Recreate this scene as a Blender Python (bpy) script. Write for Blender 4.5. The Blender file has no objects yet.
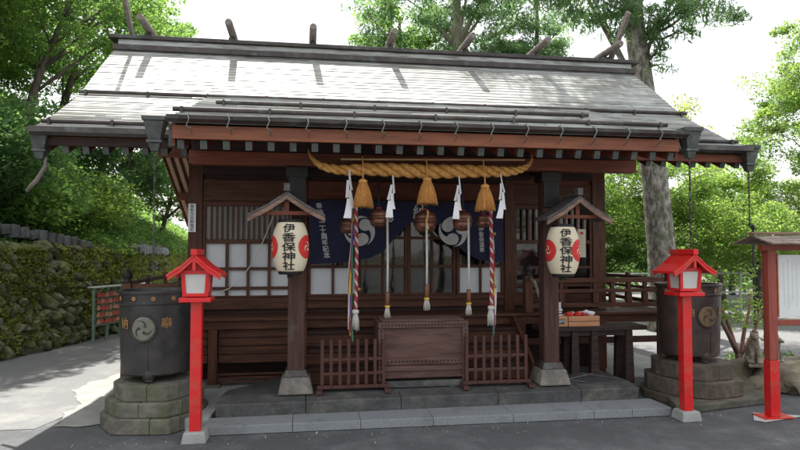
import bpy, bmesh, math, random
import numpy as np
from math import sin, cos, pi, radians
from mathutils import Vector, Matrix, noise

random.seed(7)
S = bpy.context.scene
COL = S.collection

# ------------------------------------------------------------------ camera
cam = bpy.data.cameras.new('camera')
cam.sensor_width = 36.0
cam.lens = 615 / 800 * 36
cam.clip_start = 0.05
cam.clip_end = 500
cam_o = bpy.data.objects.new('camera', cam)
cam_o.location = (0, 0, 1.65)
cam_o.rotation_euler = (radians(92.3), 0, radians(-8.8))
COL.objects.link(cam_o)
S.camera = cam_o

# ------------------------------------------------------------------ light
SUN = Vector((-0.10, 0.40, 1.0)).normalized()      # towards the sun
sun_el = math.asin(SUN.z)
sun_az = math.atan2(SUN.x, SUN.y)
w = bpy.data.worlds.new('World')
S.world = w
w.use_nodes = True
nt = w.node_tree
nt.nodes.clear()
sky = nt.nodes.new('ShaderNodeTexSky')
sky.sky_type = 'NISHITA'
sky.sun_disc = False
sky.sun_elevation = sun_el
sky.sun_rotation = sun_az
sky.altitude = 0
sky.air_density = 1.0
sky.dust_density = 5.0
sky.ozone_density = 1.0
bg = nt.nodes.new('ShaderNodeBackground')
bg.inputs['Strength'].default_value = 0.10
wo = nt.nodes.new('ShaderNodeOutputWorld')
haze_mix = nt.nodes.new('ShaderNodeMixRGB')      # thin bright overcast veil over the blue
haze_mix.inputs[0].default_value = 0.55
haze_mix.inputs[2].default_value = (9.4, 9.3, 9.15, 1)
nt.links.new(sky.outputs[0], haze_mix.inputs[1])
nt.links.new(haze_mix.outputs[0], bg.inputs[0])
nt.links.new(bg.outputs[0], wo.inputs[0])
sl = bpy.data.lights.new('sun', 'SUN')
sl.energy = 4.6
sl.angle = radians(0.55)
sl.color = (1.0, 0.95, 0.87)
so = bpy.data.objects.new('sun', sl)
so.rotation_euler = SUN.to_track_quat('Z', 'Y').to_euler()
COL.objects.link(so)
S.view_settings.view_transform = 'Standard'
S.view_settings.look = 'None'
S.view_settings.gamma = 1
S.view_settings.use_curve_mapping = False
S.view_settings.exposure = 1.25
S.render.engine = 'CYCLES'
S.cycles.max_bounces = 8
S.cycles.transparent_max_bounces = 8

# ------------------------------------------------------------------ materials
def mat(name, c1, c2=None, rough=0.7, scale=8.0, stretch=(1, 1, 1), metal=0.0, bump=0.0, bscale=None,
        spec=0.5, c3=None, c3amt=0.5, c3scale=1.5, detail=6, vary=0.0, contrast=(0.35, 0.65)):
    m = bpy.data.materials.new(name)
    m.use_nodes = True
    t = m.node_tree
    b = t.nodes['Principled BSDF']
    b.inputs['Roughness'].default_value = rough
    b.inputs['Metallic'].default_value = metal
    b.inputs['Specular IOR Level'].default_value = spec
    tc = t.nodes.new('ShaderNodeTexCoord')
    mp = t.nodes.new('ShaderNodeMapping')
    mp.inputs['Scale'].default_value = stretch
    t.links.new(tc.outputs['Object'], mp.inputs['Vector'])
    n = t.nodes.new('ShaderNodeTexNoise')
    n.inputs['Scale'].default_value = scale
    n.inputs['Detail'].default_value = detail
    n.inputs['Roughness'].default_value = 0.62
    t.links.new(mp.outputs[0], n.inputs['Vector'])
    r = t.nodes.new('ShaderNodeValToRGB')
    r.color_ramp.elements[0].position = contrast[0]
    r.color_ramp.elements[1].position = contrast[1]
    r.color_ramp.elements[0].color = (*c1, 1)
    r.color_ramp.elements[1].color = (*(c2 or c1), 1)
    t.links.new(n.outputs['Fac'], r.inputs[0])
    out = r.outputs[0]
    if c3:
        n2 = t.nodes.new('ShaderNodeTexNoise')
        n2.inputs['Scale'].default_value = c3scale
        n2.inputs['Detail'].default_value = 8
        n2.inputs['Roughness'].default_value = 0.7
        t.links.new(tc.outputs['Object'], n2.inputs['Vector'])
        r2 = t.nodes.new('ShaderNodeValToRGB')
        r2.color_ramp.elements[0].position = 0.62 - 0.3 * c3amt
        r2.color_ramp.elements[1].position = 0.80 - 0.3 * c3amt
        t.links.new(n2.outputs['Fac'], r2.inputs[0])
        mx = t.nodes.new('ShaderNodeMixRGB')
        mx.inputs[2].default_value = (*c3, 1)
        t.links.new(r2.outputs[0], mx.inputs[0])
        t.links.new(out, mx.inputs[1])
        out = mx.outputs[0]
    if vary:
        g = t.nodes.new('ShaderNodeNewGeometry')
        h = t.nodes.new('ShaderNodeHueSaturation')
        mr = t.nodes.new('ShaderNodeMapRange')
        mr.inputs['To Min'].default_value = 1 - vary
        mr.inputs['To Max'].default_value = 1 + vary
        t.links.new(g.outputs['Random Per Island'], mr.inputs[0])
        t.links.new(mr.outputs[0], h.inputs['Value'])
        t.links.new(out, h.inputs['Color'])
        out = h.outputs[0]
    t.links.new(out, b.inputs['Base Color'])
    if bump:
        nb = t.nodes.new('ShaderNodeTexNoise')
        nb.inputs['Scale'].default_value = bscale or scale * 3
        nb.inputs['Detail'].default_value = 8
        t.links.new(mp.outputs[0], nb.inputs['Vector'])
        bn = t.nodes.new('ShaderNodeBump')
        bn.inputs['Strength'].default_value = bump
        bn.inputs['Distance'].default_value = 0.02
        t.links.new(nb.outputs['Fac'], bn.inputs['Height'])
        t.links.new(bn.outputs[0], b.inputs['Normal'])
    return m

def leafmat(name, c1, c2, trans=0.45, rough=0.5):
    m = bpy.data.materials.new(name)
    m.use_nodes = True
    t = m.node_tree
    b = t.nodes['Principled BSDF']
    b.inputs['Roughness'].default_value = rough
    b.inputs['Specular IOR Level'].default_value = 0.35
    g = t.nodes.new('ShaderNodeNewGeometry')
    r = t.nodes.new('ShaderNodeValToRGB')
    r.color_ramp.elements[0].color = (*c1, 1)
    r.color_ramp.elements[1].color = (*c2, 1)
    tc = t.nodes.new('ShaderNodeTexCoord')
    nz = t.nodes.new('ShaderNodeTexNoise')
    nz.inputs['Scale'].default_value = 1.3
    nz.inputs['Detail'].default_value = 3
    t.links.new(tc.outputs['Object'], nz.inputs[0])
    m1 = t.nodes.new('ShaderNodeMath'); m1.operation = 'MULTIPLY_ADD'
    m1.inputs[1].default_value = 2.2; m1.inputs[2].default_value = -.85
    t.links.new(nz.outputs['Fac'], m1.inputs[0])
    m2 = t.nodes.new('ShaderNodeMath'); m2.operation = 'MULTIPLY_ADD'
    m2.inputs[1].default_value = .6
    t.links.new(g.outputs['Random Per Island'], m2.inputs[0])
    t.links.new(m1.outputs[0], m2.inputs[2])
    t.links.new(m2.outputs[0], r.inputs[0])
    t.links.new(r.outputs[0], b.inputs['Base Color'])
    tr = t.nodes.new('ShaderNodeBsdfTranslucent')
    hs = t.nodes.new('ShaderNodeHueSaturation')
    hs.inputs['Hue'].default_value = 0.485
    hs.inputs['Saturation'].default_value = 1.1
    hs.inputs['Value'].default_value = 2.5
    t.links.new(r.outputs[0], hs.inputs['Color'])
    t.links.new(hs.outputs[0], tr.inputs['Color'])
    mx = t.nodes.new('ShaderNodeMixShader')
    mx.inputs[0].default_value = trans
    t.links.new(b.outputs[0], mx.inputs[1])
    t.links.new(tr.outputs[0], mx.inputs[2])
    t.links.new(mx.outputs[0], t.nodes['Material Output'].inputs[0])
    return m

def glassmat(name, col, rough=0.06, alpha=0.0):
    m = bpy.data.materials.new(name)
    m.use_nodes = True
    t = m.node_tree
    b = t.nodes['Principled BSDF']
    b.inputs['Base Color'].default_value = (*col, 1)
    b.inputs['Roughness'].default_value = rough
    b.inputs['IOR'].default_value = 1.9
    b.inputs['Alpha'].default_value = 1 - alpha
    nb = t.nodes.new('ShaderNodeTexNoise')
    nb.inputs['Scale'].default_value = 2.5
    bn = t.nodes.new('ShaderNodeBump')
    bn.inputs['Strength'].default_value = 0.08
    bn.inputs['Distance'].default_value = 0.05
    t.links.new(nb.outputs['Fac'], bn.inputs['Height'])
    t.links.new(bn.outputs[0], b.inputs['Normal'])
    return m

def wood(*a, **k):
    k.setdefault('spec', .25)
    return mat(*a, **k)
V3 = (4, 4, 0.35)    # grain running vertically
H3 = (0.35, 4, 4)    # grain running along x
WOOD_V = wood('dark_red_wood_v', (.050, .020, .0115), (.115, .044, .025), .55, 9, V3, bump=.25)
WOOD_H = wood('dark_red_wood_h', (.050, .020, .0115), (.115, .044, .025), .55, 9, H3, bump=.25)
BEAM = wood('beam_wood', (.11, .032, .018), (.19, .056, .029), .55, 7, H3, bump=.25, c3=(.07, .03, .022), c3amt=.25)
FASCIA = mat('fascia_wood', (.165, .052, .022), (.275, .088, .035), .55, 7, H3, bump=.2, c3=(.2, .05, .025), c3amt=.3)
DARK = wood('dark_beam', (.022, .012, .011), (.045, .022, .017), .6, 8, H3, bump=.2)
BENCHW = wood('bench_wood', (.028, .018, .015), (.06, .038, .032), .55, 8, H3, bump=.3)
BLACKW = wood('black_wood', (.012, .011, .012), (.026, .022, .02), .5, 10, V3, bump=.25)
PILLAR = wood('pillar_wood', (.048, .023, .019), (.09, .043, .034), .6, 9, V3, bump=.3, c3=(.10, .085, .07), c3amt=.15, c3scale=3)
HOODW = mat('weathered_hood', (.13, .075, .055), (.27, .17, .13), .75, 8, H3, bump=.4)
HOODTOP = mat('hood_shingles', (.05, .047, .045), (.11, .10, .095), .7, 12, (1, 1, 1), bump=.5)
BOXW = wood('offering_box_wood', (.07, .036, .03), (.135, .075, .062), .5, 5, (0.5, 4, 3.5), bump=.3)
FENCEW = wood('low_fence_wood', (.055, .024, .02), (.10, .043, .034), .55, 9, V3, bump=.2)
RAFT = mat('soffit_wood', (.36, .18, .10), (.55, .32, .19), .65, 8, (4, .35, 4), bump=.25)
RAFT_END = mat('rafter_end', (.04, .048, .045), (.085, .10, .09), .6, 10)
COPPER = mat('gutter_metal', (.035, .03, .03), (.07, .055, .05), .45, 6, (1, 1, 1), metal=.3, c3=(.10, .13, .115), c3amt=.35, c3scale=4)
PATINA = mat('hopper_metal', (.045, .05, .048), (.09, .10, .092), .5, 10, metal=.3, c3=(.16, .23, .22), c3amt=.2, c3scale=8)
WIRE = mat('hook_metal', (.16, .17, .165), (.26, .27, .26), .4, 10, metal=.5)
LOGW = mat('ridge_log_bark', (.12, .10, .09), (.24, .2, .18), .7, 9, (4, .5, 4), bump=.3)
PAPER = mat('shoji_paper', (.56, .58, .60), (.63, .65, .67), .8, 3)
PAPERD = mat('aged_paper', (.30, .30, .30), (.38, .37, .36), .8, 3)
GLASS = glassmat('door_glass', (.02, .02, .02), .05, .55)
FROST = mat('frosted_glass', (.50, .52, .50), (.62, .63, .60), .35, 5)
RED = mat('red_paint', (.58, .008, .012), (.68, .014, .016), .38, 5, (1, 1, 1), bump=.2, c3=(.46, .06, .035), c3amt=.5, c3scale=7)
SIGNRED = mat('signpost_paint', (.22, .042, .028), (.33, .07, .045), .55, 8, V3, bump=.15)
STONE = mat('plinth_stone', (.085, .08, .065), (.165, .155, .125), .85, 7, bump=.8, bscale=14, c3=(.075, .085, .04), c3amt=.5, c3scale=4, vary=.25)
BASEST = mat('pillar_base_stone', (.14, .125, .11), (.24, .22, .195), .85, 7, bump=.5, c3=(.09, .085, .075), c3amt=.4, c3scale=4)
STONEB = mat('plinth_stone_reddish', (.07, .052, .042), (.15, .115, .09), .85, 7, bump=.8, bscale=14, c3=(.06, .065, .04), c3amt=.45, c3scale=4, vary=.25)
STONED = mat('dark_platform_stone', (.045, .045, .045), (.085, .085, .083), .7, 6, bump=.7, c3=(.15, .14, .115), c3amt=.3, c3scale=4)
GRANITE = mat('granite_step', (.18, .195, .203), (.25, .265, .273), .7, 60, bump=.15, c3=(.14, .15, .145), c3amt=.35, c3scale=3)
CONC = mat('concrete', (.27, .275, .265), (.36, .365, .35), .85, 4, bump=.3, c3=(.20, .205, .195), c3amt=.35, c3scale=1.5)
ASPH = mat('asphalt', (.058, .062, .067), (.118, .124, .132), .8, 110, bump=.8, bscale=140, c3=(.155, .162, .17), c3amt=.5, c3scale=1.6)
PATHM = mat('old_asphalt', (.115, .118, .122), (.19, .195, .20), .85, 70, bump=.4, bscale=160, c3=(.24, .24, .23), c3amt=.45, c3scale=1.1)
GRAVEL = mat('gravel', (.09, .093, .098), (.22, .22, .225), .9, 60, bump=.6, bscale=90)
IRON = mat('cast_iron', (.034, .033, .034), (.062, .058, .056), .42, 6, metal=.35, bump=.12, c3=(.075, .06, .05), c3amt=.25, c3scale=3)
IRONR = mat('cast_iron_rusty', (.045, .032, .029), (.085, .058, .05), .45, 6, metal=.3, bump=.12, c3=(.1, .065, .05), c3amt=.3, c3scale=3)
CREST = mat('crest_metal', (.14, .14, .115), (.20, .20, .165), .5, 10, metal=.3)
CRESTR = mat('crest_brass', (.16, .105, .06), (.25, .17, .10), .5, 10, metal=.35)
GOLD = mat('dull_gold', (.26, .135, .05), (.40, .22, .085), .5, 12, metal=.2)
STRAW = mat('straw_rope', (.48, .22, .05), (.78, .42, .12), .8, 30, (1, 1, 1), bump=.5)
TASSEL = mat('tassel_straw', (.48, .20, .045), (.70, .33, .09), .85, 22, (4, 4, .25), bump=.8)
WHITE = mat('white_paper', (.74, .75, .77), (.82, .83, .84), .7, 5)
NAVY = mat('navy_cloth', (.007, .009, .033), (.012, .015, .05), .85, 6, bump=.1)
CLOTHW = mat('crest_white', (.42, .42, .42), (.52, .52, .51), .85, 8)
BELL = mat('bell_copper', (.16, .065, .045), (.32, .15, .10), .38, 7, metal=.5)
INK = mat('ink', (.012, .012, .012), (.02, .02, .02), .7, 5)
LPAPER = mat('lantern_paper', (.60, .53, .38), (.70, .63, .47), .7, 4)
LRED = mat('lantern_red', (.55, .02, .018), (.62, .03, .025), .7, 5)
ROPEW = mat('white_cord', (.50, .48, .43), (.62, .60, .55), .8, 30)
ROPER = mat('red_cloth', (.30, .025, .035), (.42, .045, .055), .75, 30)
RIB_G = mat('green_ribbon', (.03, .13, .07), (.05, .17, .09), .6, 8)
RIB_P = mat('purple_ribbon', (.10, .04, .20), (.14, .06, .25), .6, 8)
RIB_Y = mat('yellow_ribbon', (.65, .42, .05), (.72, .5, .08), .6, 8)
RIB_W = mat('white_ribbon', (.6, .6, .6), (.7, .7, .7), .6, 8)
LWOOD = mat('pale_box_wood', (.48, .22, .105), (.60, .31, .16), .6, 8, H3, bump=.1)
GREENP = mat('green_paint', (.15, .24, .18), (.22, .33, .25), .6, 8)
EMA_R = mat('votive_red', (.50, .06, .05), (.64, .13, .10), .7, 25)
EMA_O = mat('votive_wood', (.52, .22, .14), (.66, .36, .25), .7, 25)
CHARCO = mat('bamboo', (.30, .17, .08), (.44, .27, .14), .5, 8, H3)
BARK = mat('cedar_bark', (.085, .075, .06), (.33, .31, .27), .9, 5, (2.6, 2.6, 1.1), bump=1.0, bscale=11, c3=(.10, .115, .06), c3amt=.45, c3scale=5, contrast=(.4, .6))
BARKD = mat('dark_bark', (.05, .04, .032), (.12, .10, .08), .9, 6, (3, 3, .6), bump=.8)
BARKL = mat('pale_bark', (.22, .19, .15), (.36, .32, .26), .9, 6, (3, 3, .6), bump=.6)
MOSSY = mat('mossy_wall_stone', (.09, .09, .06), (.20, .19, .13), .9, 5, bump=.9, c3=(.11, .14, .035), c3amt=.7, c3scale=2.2, vary=.45)
GREYST = mat('grey_block_stone', (.09, .10, .10), (.20, .215, .22), .85, 6, bump=.6, vary=.3)
ROCK = mat('rough_rock', (.09, .075, .05), (.22, .19, .14), .9, 3.5, bump=1.0, bscale=9, c3=(.085, .095, .045), c3amt=.4, c3scale=2.5)
STATUE = mat('weathered_statue', (.17, .14, .10), (.36, .31, .24), .9, 16, bump=.8, c3=(.5, .46, .38), c3amt=.2, c3scale=9)
SOIL = mat('soil', (.035, .035, .018), (.08, .07, .04), .95, 3, bump=.8)
STEMR = mat('reddish_bark', (.16, .085, .06), (.28, .16, .12), .8, 14, V3, bump=.4)
SIGNW = mat('sign_white', (.66, .68, .68), (.74, .76, .76), .6, 4)
TEXTG = mat('faint_ink', (.42, .43, .44), (.52, .53, .54), .8, 40)
FENCEG = mat('galvanised_rail', (.35, .37, .37), (.5, .52, .52), .5, 8, metal=.3)

def roofmat():
    m = bpy.data.materials.new('copper_shingles')
    m.use_nodes = True
    t = m.node_tree
    b = t.nodes['Principled BSDF']
    b.inputs['Roughness'].default_value = .5
    b.inputs['Metallic'].default_value = .45
    tc = t.nodes.new('ShaderNodeTexCoord')
    mp = t.nodes.new('ShaderNodeMapping')
    mp.inputs['Scale'].default_value = (.9, 9, 9)
    t.links.new(tc.outputs['Object'], mp.inputs[0])
    n = t.nodes.new('ShaderNodeTexNoise')
    n.inputs['Scale'].default_value = 4
    n.inputs['Detail'].default_value = 5
    t.links.new(mp.outputs[0], n.inputs[0])
    r = t.nodes.new('ShaderNodeValToRGB')
    e = r.color_ramp.elements
    e[0].position, e[1].position = .32, .66
    e[0].color = (.20, .185, .17, 1)
    e[1].color = (.44, .455, .44, 1)
    k = e.new(.48)
    k.color = (.33, .345, .33, 1)
    t.links.new(n.outputs[0], r.inputs[0])
    # vertical seams between sheets, each course offset
    br = t.nodes.new('ShaderNodeTexNoise')
    br.inputs['Scale'].default_value = 1.1
    br.inputs['Detail'].default_value = 7
    t.links.new(tc.outputs['Object'], br.inputs[0])
    r2 = t.nodes.new('ShaderNodeValToRGB')
    r2.color_ramp.elements[0].position = .42
    r2.color_ramp.elements[1].position = .68
    r2.color_ramp.elements[0].color = (1, 1, 1, 1)
    r2.color_ramp.elements[1].color = (.74, .71, .67, 1)
    t.links.new(br.outputs[0], r2.inputs[0])
    mx = t.nodes.new('ShaderNodeMixRGB')
    mx.blend_type = 'MULTIPLY'
    mx.inputs[0].default_value = 1
    t.links.new(r.outputs[0], mx.inputs[1])
    t.links.new(r2.outputs[0], mx.inputs[2])
    g = t.nodes.new('ShaderNodeNewGeometry')
    hs = t.nodes.new('ShaderNodeHueSaturation')
    mr = t.nodes.new('ShaderNodeMapRange')
    mr.inputs['To Min'].default_value = .72
    mr.inputs['To Max'].default_value = 1.2
    t.links.new(g.outputs['Random Per Island'], mr.inputs[0])
    t.links.new(mr.outputs[0], hs.inputs['Value'])
    t.links.new(mx.outputs[0], hs.inputs['Color'])
    t.links.new(hs.outputs[0], b.inputs['Base Color'])
    return m
ROOF = roofmat()

# ------------------------------------------------------------------ mesh builder
ORG = {}
class MB:
    def __init__(s):
        s.v = []; s.f = []; s.mi = []; s.cur = 0
    def add(s, vs, fs):
        o = len(s.v)
        s.v += [tuple(p) for p in vs]
        s.f += [tuple(i + o for i in f) for f in fs]
        s.mi += [s.cur] * len(fs)
        return s
    def m(s, i):
        s.cur = i; return s
    def box(s, x0, x1, y0, y1, z0, z1):
        s.add([(x0, y0, z0), (x1, y0, z0), (x1, y1, z0), (x0, y1, z0), (x0, y0, z1), (x1, y0, z1), (x1, y1, z1), (x0, y1, z1)],
              [(0, 3, 2, 1), (4, 5, 6, 7), (0, 1, 5, 4), (1, 2, 6, 5), (2, 3, 7, 6), (3, 0, 4, 7)])
        return s
    def frustum(s, cx, cy, z0, z1, a0, b0, a1, b1):
        s.add([(cx-a0, cy-b0, z0), (cx+a0, cy-b0, z0), (cx+a0, cy+b0, z0), (cx-a0, cy+b0, z0),
               (cx-a1, cy-b1, z1), (cx+a1, cy-b1, z1), (cx+a1, cy+b1, z1), (cx-a1, cy+b1, z1)],
              [(0, 3, 2, 1), (4, 5, 6, 7), (0, 1, 5, 4), (1, 2, 6, 5), (2, 3, 7, 6), (3, 0, 4, 7)])
        return s
    def beam(s, p0, p1, w, h, up=(0, 0, 1)):
        p0 = Vector(p0); p1 = Vector(p1)
        d = (p1 - p0).normalized()
        a = d.cross(Vector(up))
        if a.length < 1e-4: a = Vector((1, 0, 0))
        a.normalize()
        u = a.cross(d)
        vs = []
        for p in (p0, p1):
            for q, r in ((-1, -1), (1, -1), (1, 1), (-1, 1)):
                vs.append(p + a * (q * w / 2) + u * (r * h / 2))
        s.add(vs, [(0, 1, 2, 3), (7, 6, 5, 4), (0, 4, 5, 1), (1, 5, 6, 2), (2, 6, 7, 3), (3, 7, 4, 0)])
        return s
    def tube(s, pts, r, n=8, cap=True, flat=1.0):
        pts = [Vector(p) for p in pts]
        k = len(pts)
        rs = r if hasattr(r, '__len__') else [r] * k
        ref = None
        vs = []; fs = []
        for i, p in enumerate(pts):
            d = (pts[min(i+1, k-1)] - pts[max(i-1, 0)])
            if d.length < 1e-7: d = Vector((0, 0, 1))
            d.normalize()
            if ref is None:
                ref = d.orthogonal().normalized()
            ref = (ref - d * ref.dot(d))
            if ref.length < 1e-5: ref = d.orthogonal()
            ref.normalize()
            b = d.cross(ref)
            for j in range(n):
                a = 2 * pi * j / n
                vs.append(p + (ref * cos(a) + b * sin(a) * flat) * rs[i])
        for i in range(k-1):
            for j in range(n):
                j2 = (j+1) % n
                fs.append((i*n+j, i*n+j2, (i+1)*n+j2, (i+1)*n+j))
        if cap:
            fs.append(tuple(range(n-1, -1, -1)))
            fs.append(tuple((k-1)*n+j for j in range(n)))
        s.add(vs, fs)
        return s
    def lathe(s, prof, c=(0, 0, 0), n=32, sx=1, sy=1, rot=0.0, arc=None):
        vs = []; fs = []
        for (r, z) in prof:
            for j in range(n):
                a = rot + 2*pi*j/n
                vs.append((c[0] + r*cos(a)*sx, c[1] + r*sin(a)*sy, c[2] + z))
        for i in range(len(prof)-1):
            for j in range(n):
                j2 = (j+1) % n
                fs.append((i*n+j, i*n+j2, (i+1)*n+j2, (i+1)*n+j))
        fs.append(tuple(range(n-1, -1, -1)))
        fs.append(tuple((len(prof)-1)*n+j for j in range(n)))
        s.add(vs, fs)
        return s
    def prism(s, poly, y0, y1):            # polygon in xz, extruded along y
        n = len(poly)
        vs = [(x, y0, z) for x, z in poly] + [(x, y1, z) for x, z in poly]
        fs = [tuple(range(n)), tuple(range(2*n-1, n-1, -1))]
        fs += [(i, i+n, (i+1) % n + n, (i+1) % n) for i in range(n)]
        s.add(vs, fs)
        return s
    def prismx(s, poly, x0, x1):           # polygon in yz, extruded along x
        n = len(poly)
        vs = [(x0, y, z) for y, z in poly] + [(x1, y, z) for y, z in poly]
        fs = [tuple(range(n-1, -1, -1)), tuple(range(n, 2*n))]
        fs += [(i, (i+1) % n, (i+1) % n + n, i+n) for i in range(n)]
        s.add(vs, fs)
        return s
    def prismz(s, poly, z0, z1, inset=0.0):
        n = len(poly)
        cx = sum(p[0] for p in poly)/n; cy = sum(p[1] for p in poly)/n
        vs = [(x, y, z0) for x, y in poly] + [(cx+(x-cx)*(1-inset), cy+(y-cy)*(1-inset), z1) for x, y in poly]
        fs = [tuple(range(n-1, -1, -1)), tuple(range(n, 2*n))]
        fs += [(i, (i+1) % n, (i+1) % n + n, i+n) for i in range(n)]
        s.add(vs, fs)
        return s
    def blob(s, c, r, seed=0, amp=.15, sub=2, sc=(1, 1, 1), freq=1.5, rot=None):
        bm = bmesh.new()
        bmesh.ops.create_icosphere(bm, subdivisions=sub, radius=1)
        vs = []
        off = Vector((seed*3.7, seed*1.3, seed*7.1))
        for v in bm.verts:
            k = 1 + amp * noise.noise(v.co * freq + off) * 2
            p = Vector((v.co.x*sc[0], v.co.y*sc[1], v.co.z*sc[2])) * r * k
            if rot: p = rot @ p
            vs.append(p + Vector(c))
        fs = [tuple(v.index for v in f.verts) for f in bm.faces]
        bm.free()
        s.add(vs, fs)
        return s
    def build(s, name, m, parent=None, label=None, smooth=False, bevel=0, world=False, stuff=False):
        me = bpy.data.meshes.new(name)
        vs = s.v
        root = parent
        while root is not None and root.parent: root = root.parent
        if world and root is not None:
            L = ORG.get(root.name, root.location)
            vs = [(a-L[0], b-L[1], c-L[2]) for a, b, c in vs]
        me.from_pydata(vs, [], s.f)
        for mm in (m if isinstance(m, (list, tuple)) else [m]):
            me.materials.append(mm)
        if isinstance(m, (list, tuple)):
            me.polygons.foreach_set('material_index', s.mi)
        if smooth:
            me.polygons.foreach_set('use_smooth', [True]*len(me.polygons))
        me.update()
        o = bpy.data.objects.new(name, me)
        COL.objects.link(o)
        if parent is not None: o.parent = parent
        if label: o['label'] = label
        if stuff: o['kind'] = 'stuff'
        if smooth == 'auto':
            md = o.modifiers.new('split', 'EDGE_SPLIT'); md.split_angle = radians(38)
        if bevel:
            md = o.modifiers.new('bevel', 'BEVEL'); md.width = bevel; md.segments = 2
            md.limit_method = 'ANGLE'; md.angle_limit = radians(40)
        return o

def thing(name, label, cat, loc=(0, 0, 0), rz=0, group=None):
    o = bpy.data.objects.new(name, None)
    o.empty_display_size = .2
    o.location = loc
    o.rotation_euler = (0, 0, rz)
    COL.objects.link(o)
    o['label'] = label; o['category'] = cat
    if group: o['group'] = group
    ORG[o.name] = Vector(loc)
    return o
def tag(o, label, cat, group=None):
    o['label'] = label; o['category'] = cat
    if group: o['group'] = group
    return o
def structure(o):
    o['kind'] = 'structure'; return o
def dup(root, loc, rz=None, label=None):
    r = root.copy(); COL.objects.link(r); r.location = loc
    if rz is not None: r.rotation_euler = (0, 0, rz)
    if label: r['label'] = label
    for ch in list(root.children):
        c = ch.copy(); COL.objects.link(c); c.parent = r
        for g in ch.children:
            d = g.copy(); COL.objects.link(d); d.parent = c
    return r

# ---- writing: glyph outlines turned into plain mesh vertices and faces
_txt = {}
def glyph(ch, bold=0.0):
    key = (ch, bold)
    if key in _txt: return _txt[key]
    cu = bpy.data.curves.new('glyph', 'FONT')
    cu.body = ch; cu.size = 1; cu.align_x = 'LEFT'; cu.offset = bold; cu.resolution_u = 3
    o = bpy.data.objects.new('glyph', cu)
    COL.objects.link(o)
    bpy.context.view_layer.update()
    me = bpy.data.meshes.new_from_object(o.evaluated_get(bpy.context.evaluated_depsgraph_get()))
    bm = bmesh.new(); bm.from_mesh(me)
    bmesh.ops.triangulate(bm, faces=bm.faces)
    bm.verts.ensure_lookup_table()
    vs = [(v.co.x, v.co.y) for v in bm.verts]
    fs = [tuple(v.index for v in f.verts) for f in bm.faces]
    bm.free()
    bpy.data.objects.remove(o); bpy.data.meshes.remove(me)
    if vs:
        xs = [a for a, b in vs]; ys = [b for a, b in vs]
        cx = (min(xs)+max(xs))/2; cy = (min(ys)+max(ys))/2
        k = 1/max(max(xs)-min(xs), max(ys)-min(ys), .5)
        vs = [((a-cx)*k, (b-cy)*k) for a, b in vs]
    _txt[key] = (vs, fs)
    return _txt[key]
def lift_(p, c, l):
    # copies of a stroke sit a hair apart so that no two faces share a plane
    return (p[0], p[1]-l, p[2])
def vtext(mb, s, size, pitch, place, bold=0.0, wide=1.0):
    """column of characters; place(u, v) -> 3D, u right, v up from the column's middle"""
    n = len(s)
    for i, ch in enumerate(s):
        if ch == ' ': continue
        vs, fs = glyph(ch, 0.0)
        cy = ((n-1)/2 - i) * pitch
        offs = [(0, 0)] if not bold else [(0, 0), (bold, 0), (-bold, 0), (0, bold), (0, -bold)]
        for q, (ox, oy) in enumerate(offs):
            mb.add([lift_(place((a+ox)*size*wide, cy + (b+oy)*size), place(0, cy), q*.0003) for a, b in vs], fs)

def tomoe(mb, R, place, head=.30, hd=.46, sweep=150, turn=1, rot=0, inner=.42):
    """three commas; place(u, v, lift)"""
    for k in range(3):
        a0 = radians(rot + 120*k)
        N = 16
        outer = []; inn = []
        for i in range(N+1):
            t = i/N
            a = a0 + turn*radians(sweep)*t
            ro = hd + head + (0.93-hd-head)*t**.6
            ri = (hd-head*.75) + (0.93-(hd-head*.75))*t**.85
            ri = min(ri, ro-.004)
            outer.append(place(R*ro*cos(a), R*ro*sin(a), 0))
            inn.append(place(R*ri*cos(a), R*ri*sin(a), 0))
        vs = outer + inn
        fs = [(i, i+1, N+1+i+1, N+1+i) for i in range(N)]
        mb.add(vs, fs)
        c = (R*hd*cos(a0), R*hd*sin(a0))
        ring = [place(c[0]+R*head*cos(2*pi*j/20), c[1]+R*head*sin(2*pi*j/20), .0012) for j in range(20)]
        mb.add(ring, [tuple(range(20))])

# ------------------------------------------------------------------ ground
def ragged(poly, amp=.035, step=.09, seed=1):
    out = []
    for k in range(len(poly)):
        a, b = Vector(poly[k]), Vector(poly[(k+1) % len(poly)])
        n = max(1, int((b-a).length/step)) if (b-a).length < 3 else 1
        for i in range(n):
            p = a.lerp(b, i/n)
            q = Vector((p.x*6, p.y*6, seed))
            out.append((p.x+amp*noise.noise(q), p.y+amp*noise.noise(q+Vector((9, 4, 2)))))
    return out
def sheet(name, poly, z, m, thick=0.0):
    mb = MB()
    if thick: mb.prismz(poly, z-thick, z)
    else: mb.add([(x, y, z) for x, y in poly], [tuple(range(len(poly)))])
    return structure(mb.build(name, m))
sheet('ground', [(-250, -250), (250, -250), (250, 250), (-250, 250)], -0.012, SOIL)
sheet('forecourt', [(-40, -40), (40, -40), (40, 7.3), (5.6, 7.5), (4.9, 7.2), (-1.8, 7.2), (-2.35, 6.55), (-2.5, 6.2), (-8, 6.2), (-40, 6.2)], -0.004, ASPH)
sheet('path', [(-12, 6.19), (-2.45, 6.19), (-2.2, 7.2), (-1.7, 7.2), (-1.7, 30), (-12, 30)], 0.0, PATHM)
rg = [(-2.30, 6.20), (-2.12, 6.22), (-1.0, 6.22), (-1.0, 9.4), (-2.15, 9.3), (-2.62, 8.2), (-2.66, 7.75), (-2.40, 7.2), (-2.34, 6.9), (-2.42, 6.7), (-2.31, 6.45)]
sheet('concrete_apron', ragged(rg, .07, .05), 0.005, mat('pale_concrete', (.21, .21, .20), (.29, .29, .275), .85, 4, bump=.3))
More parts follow.
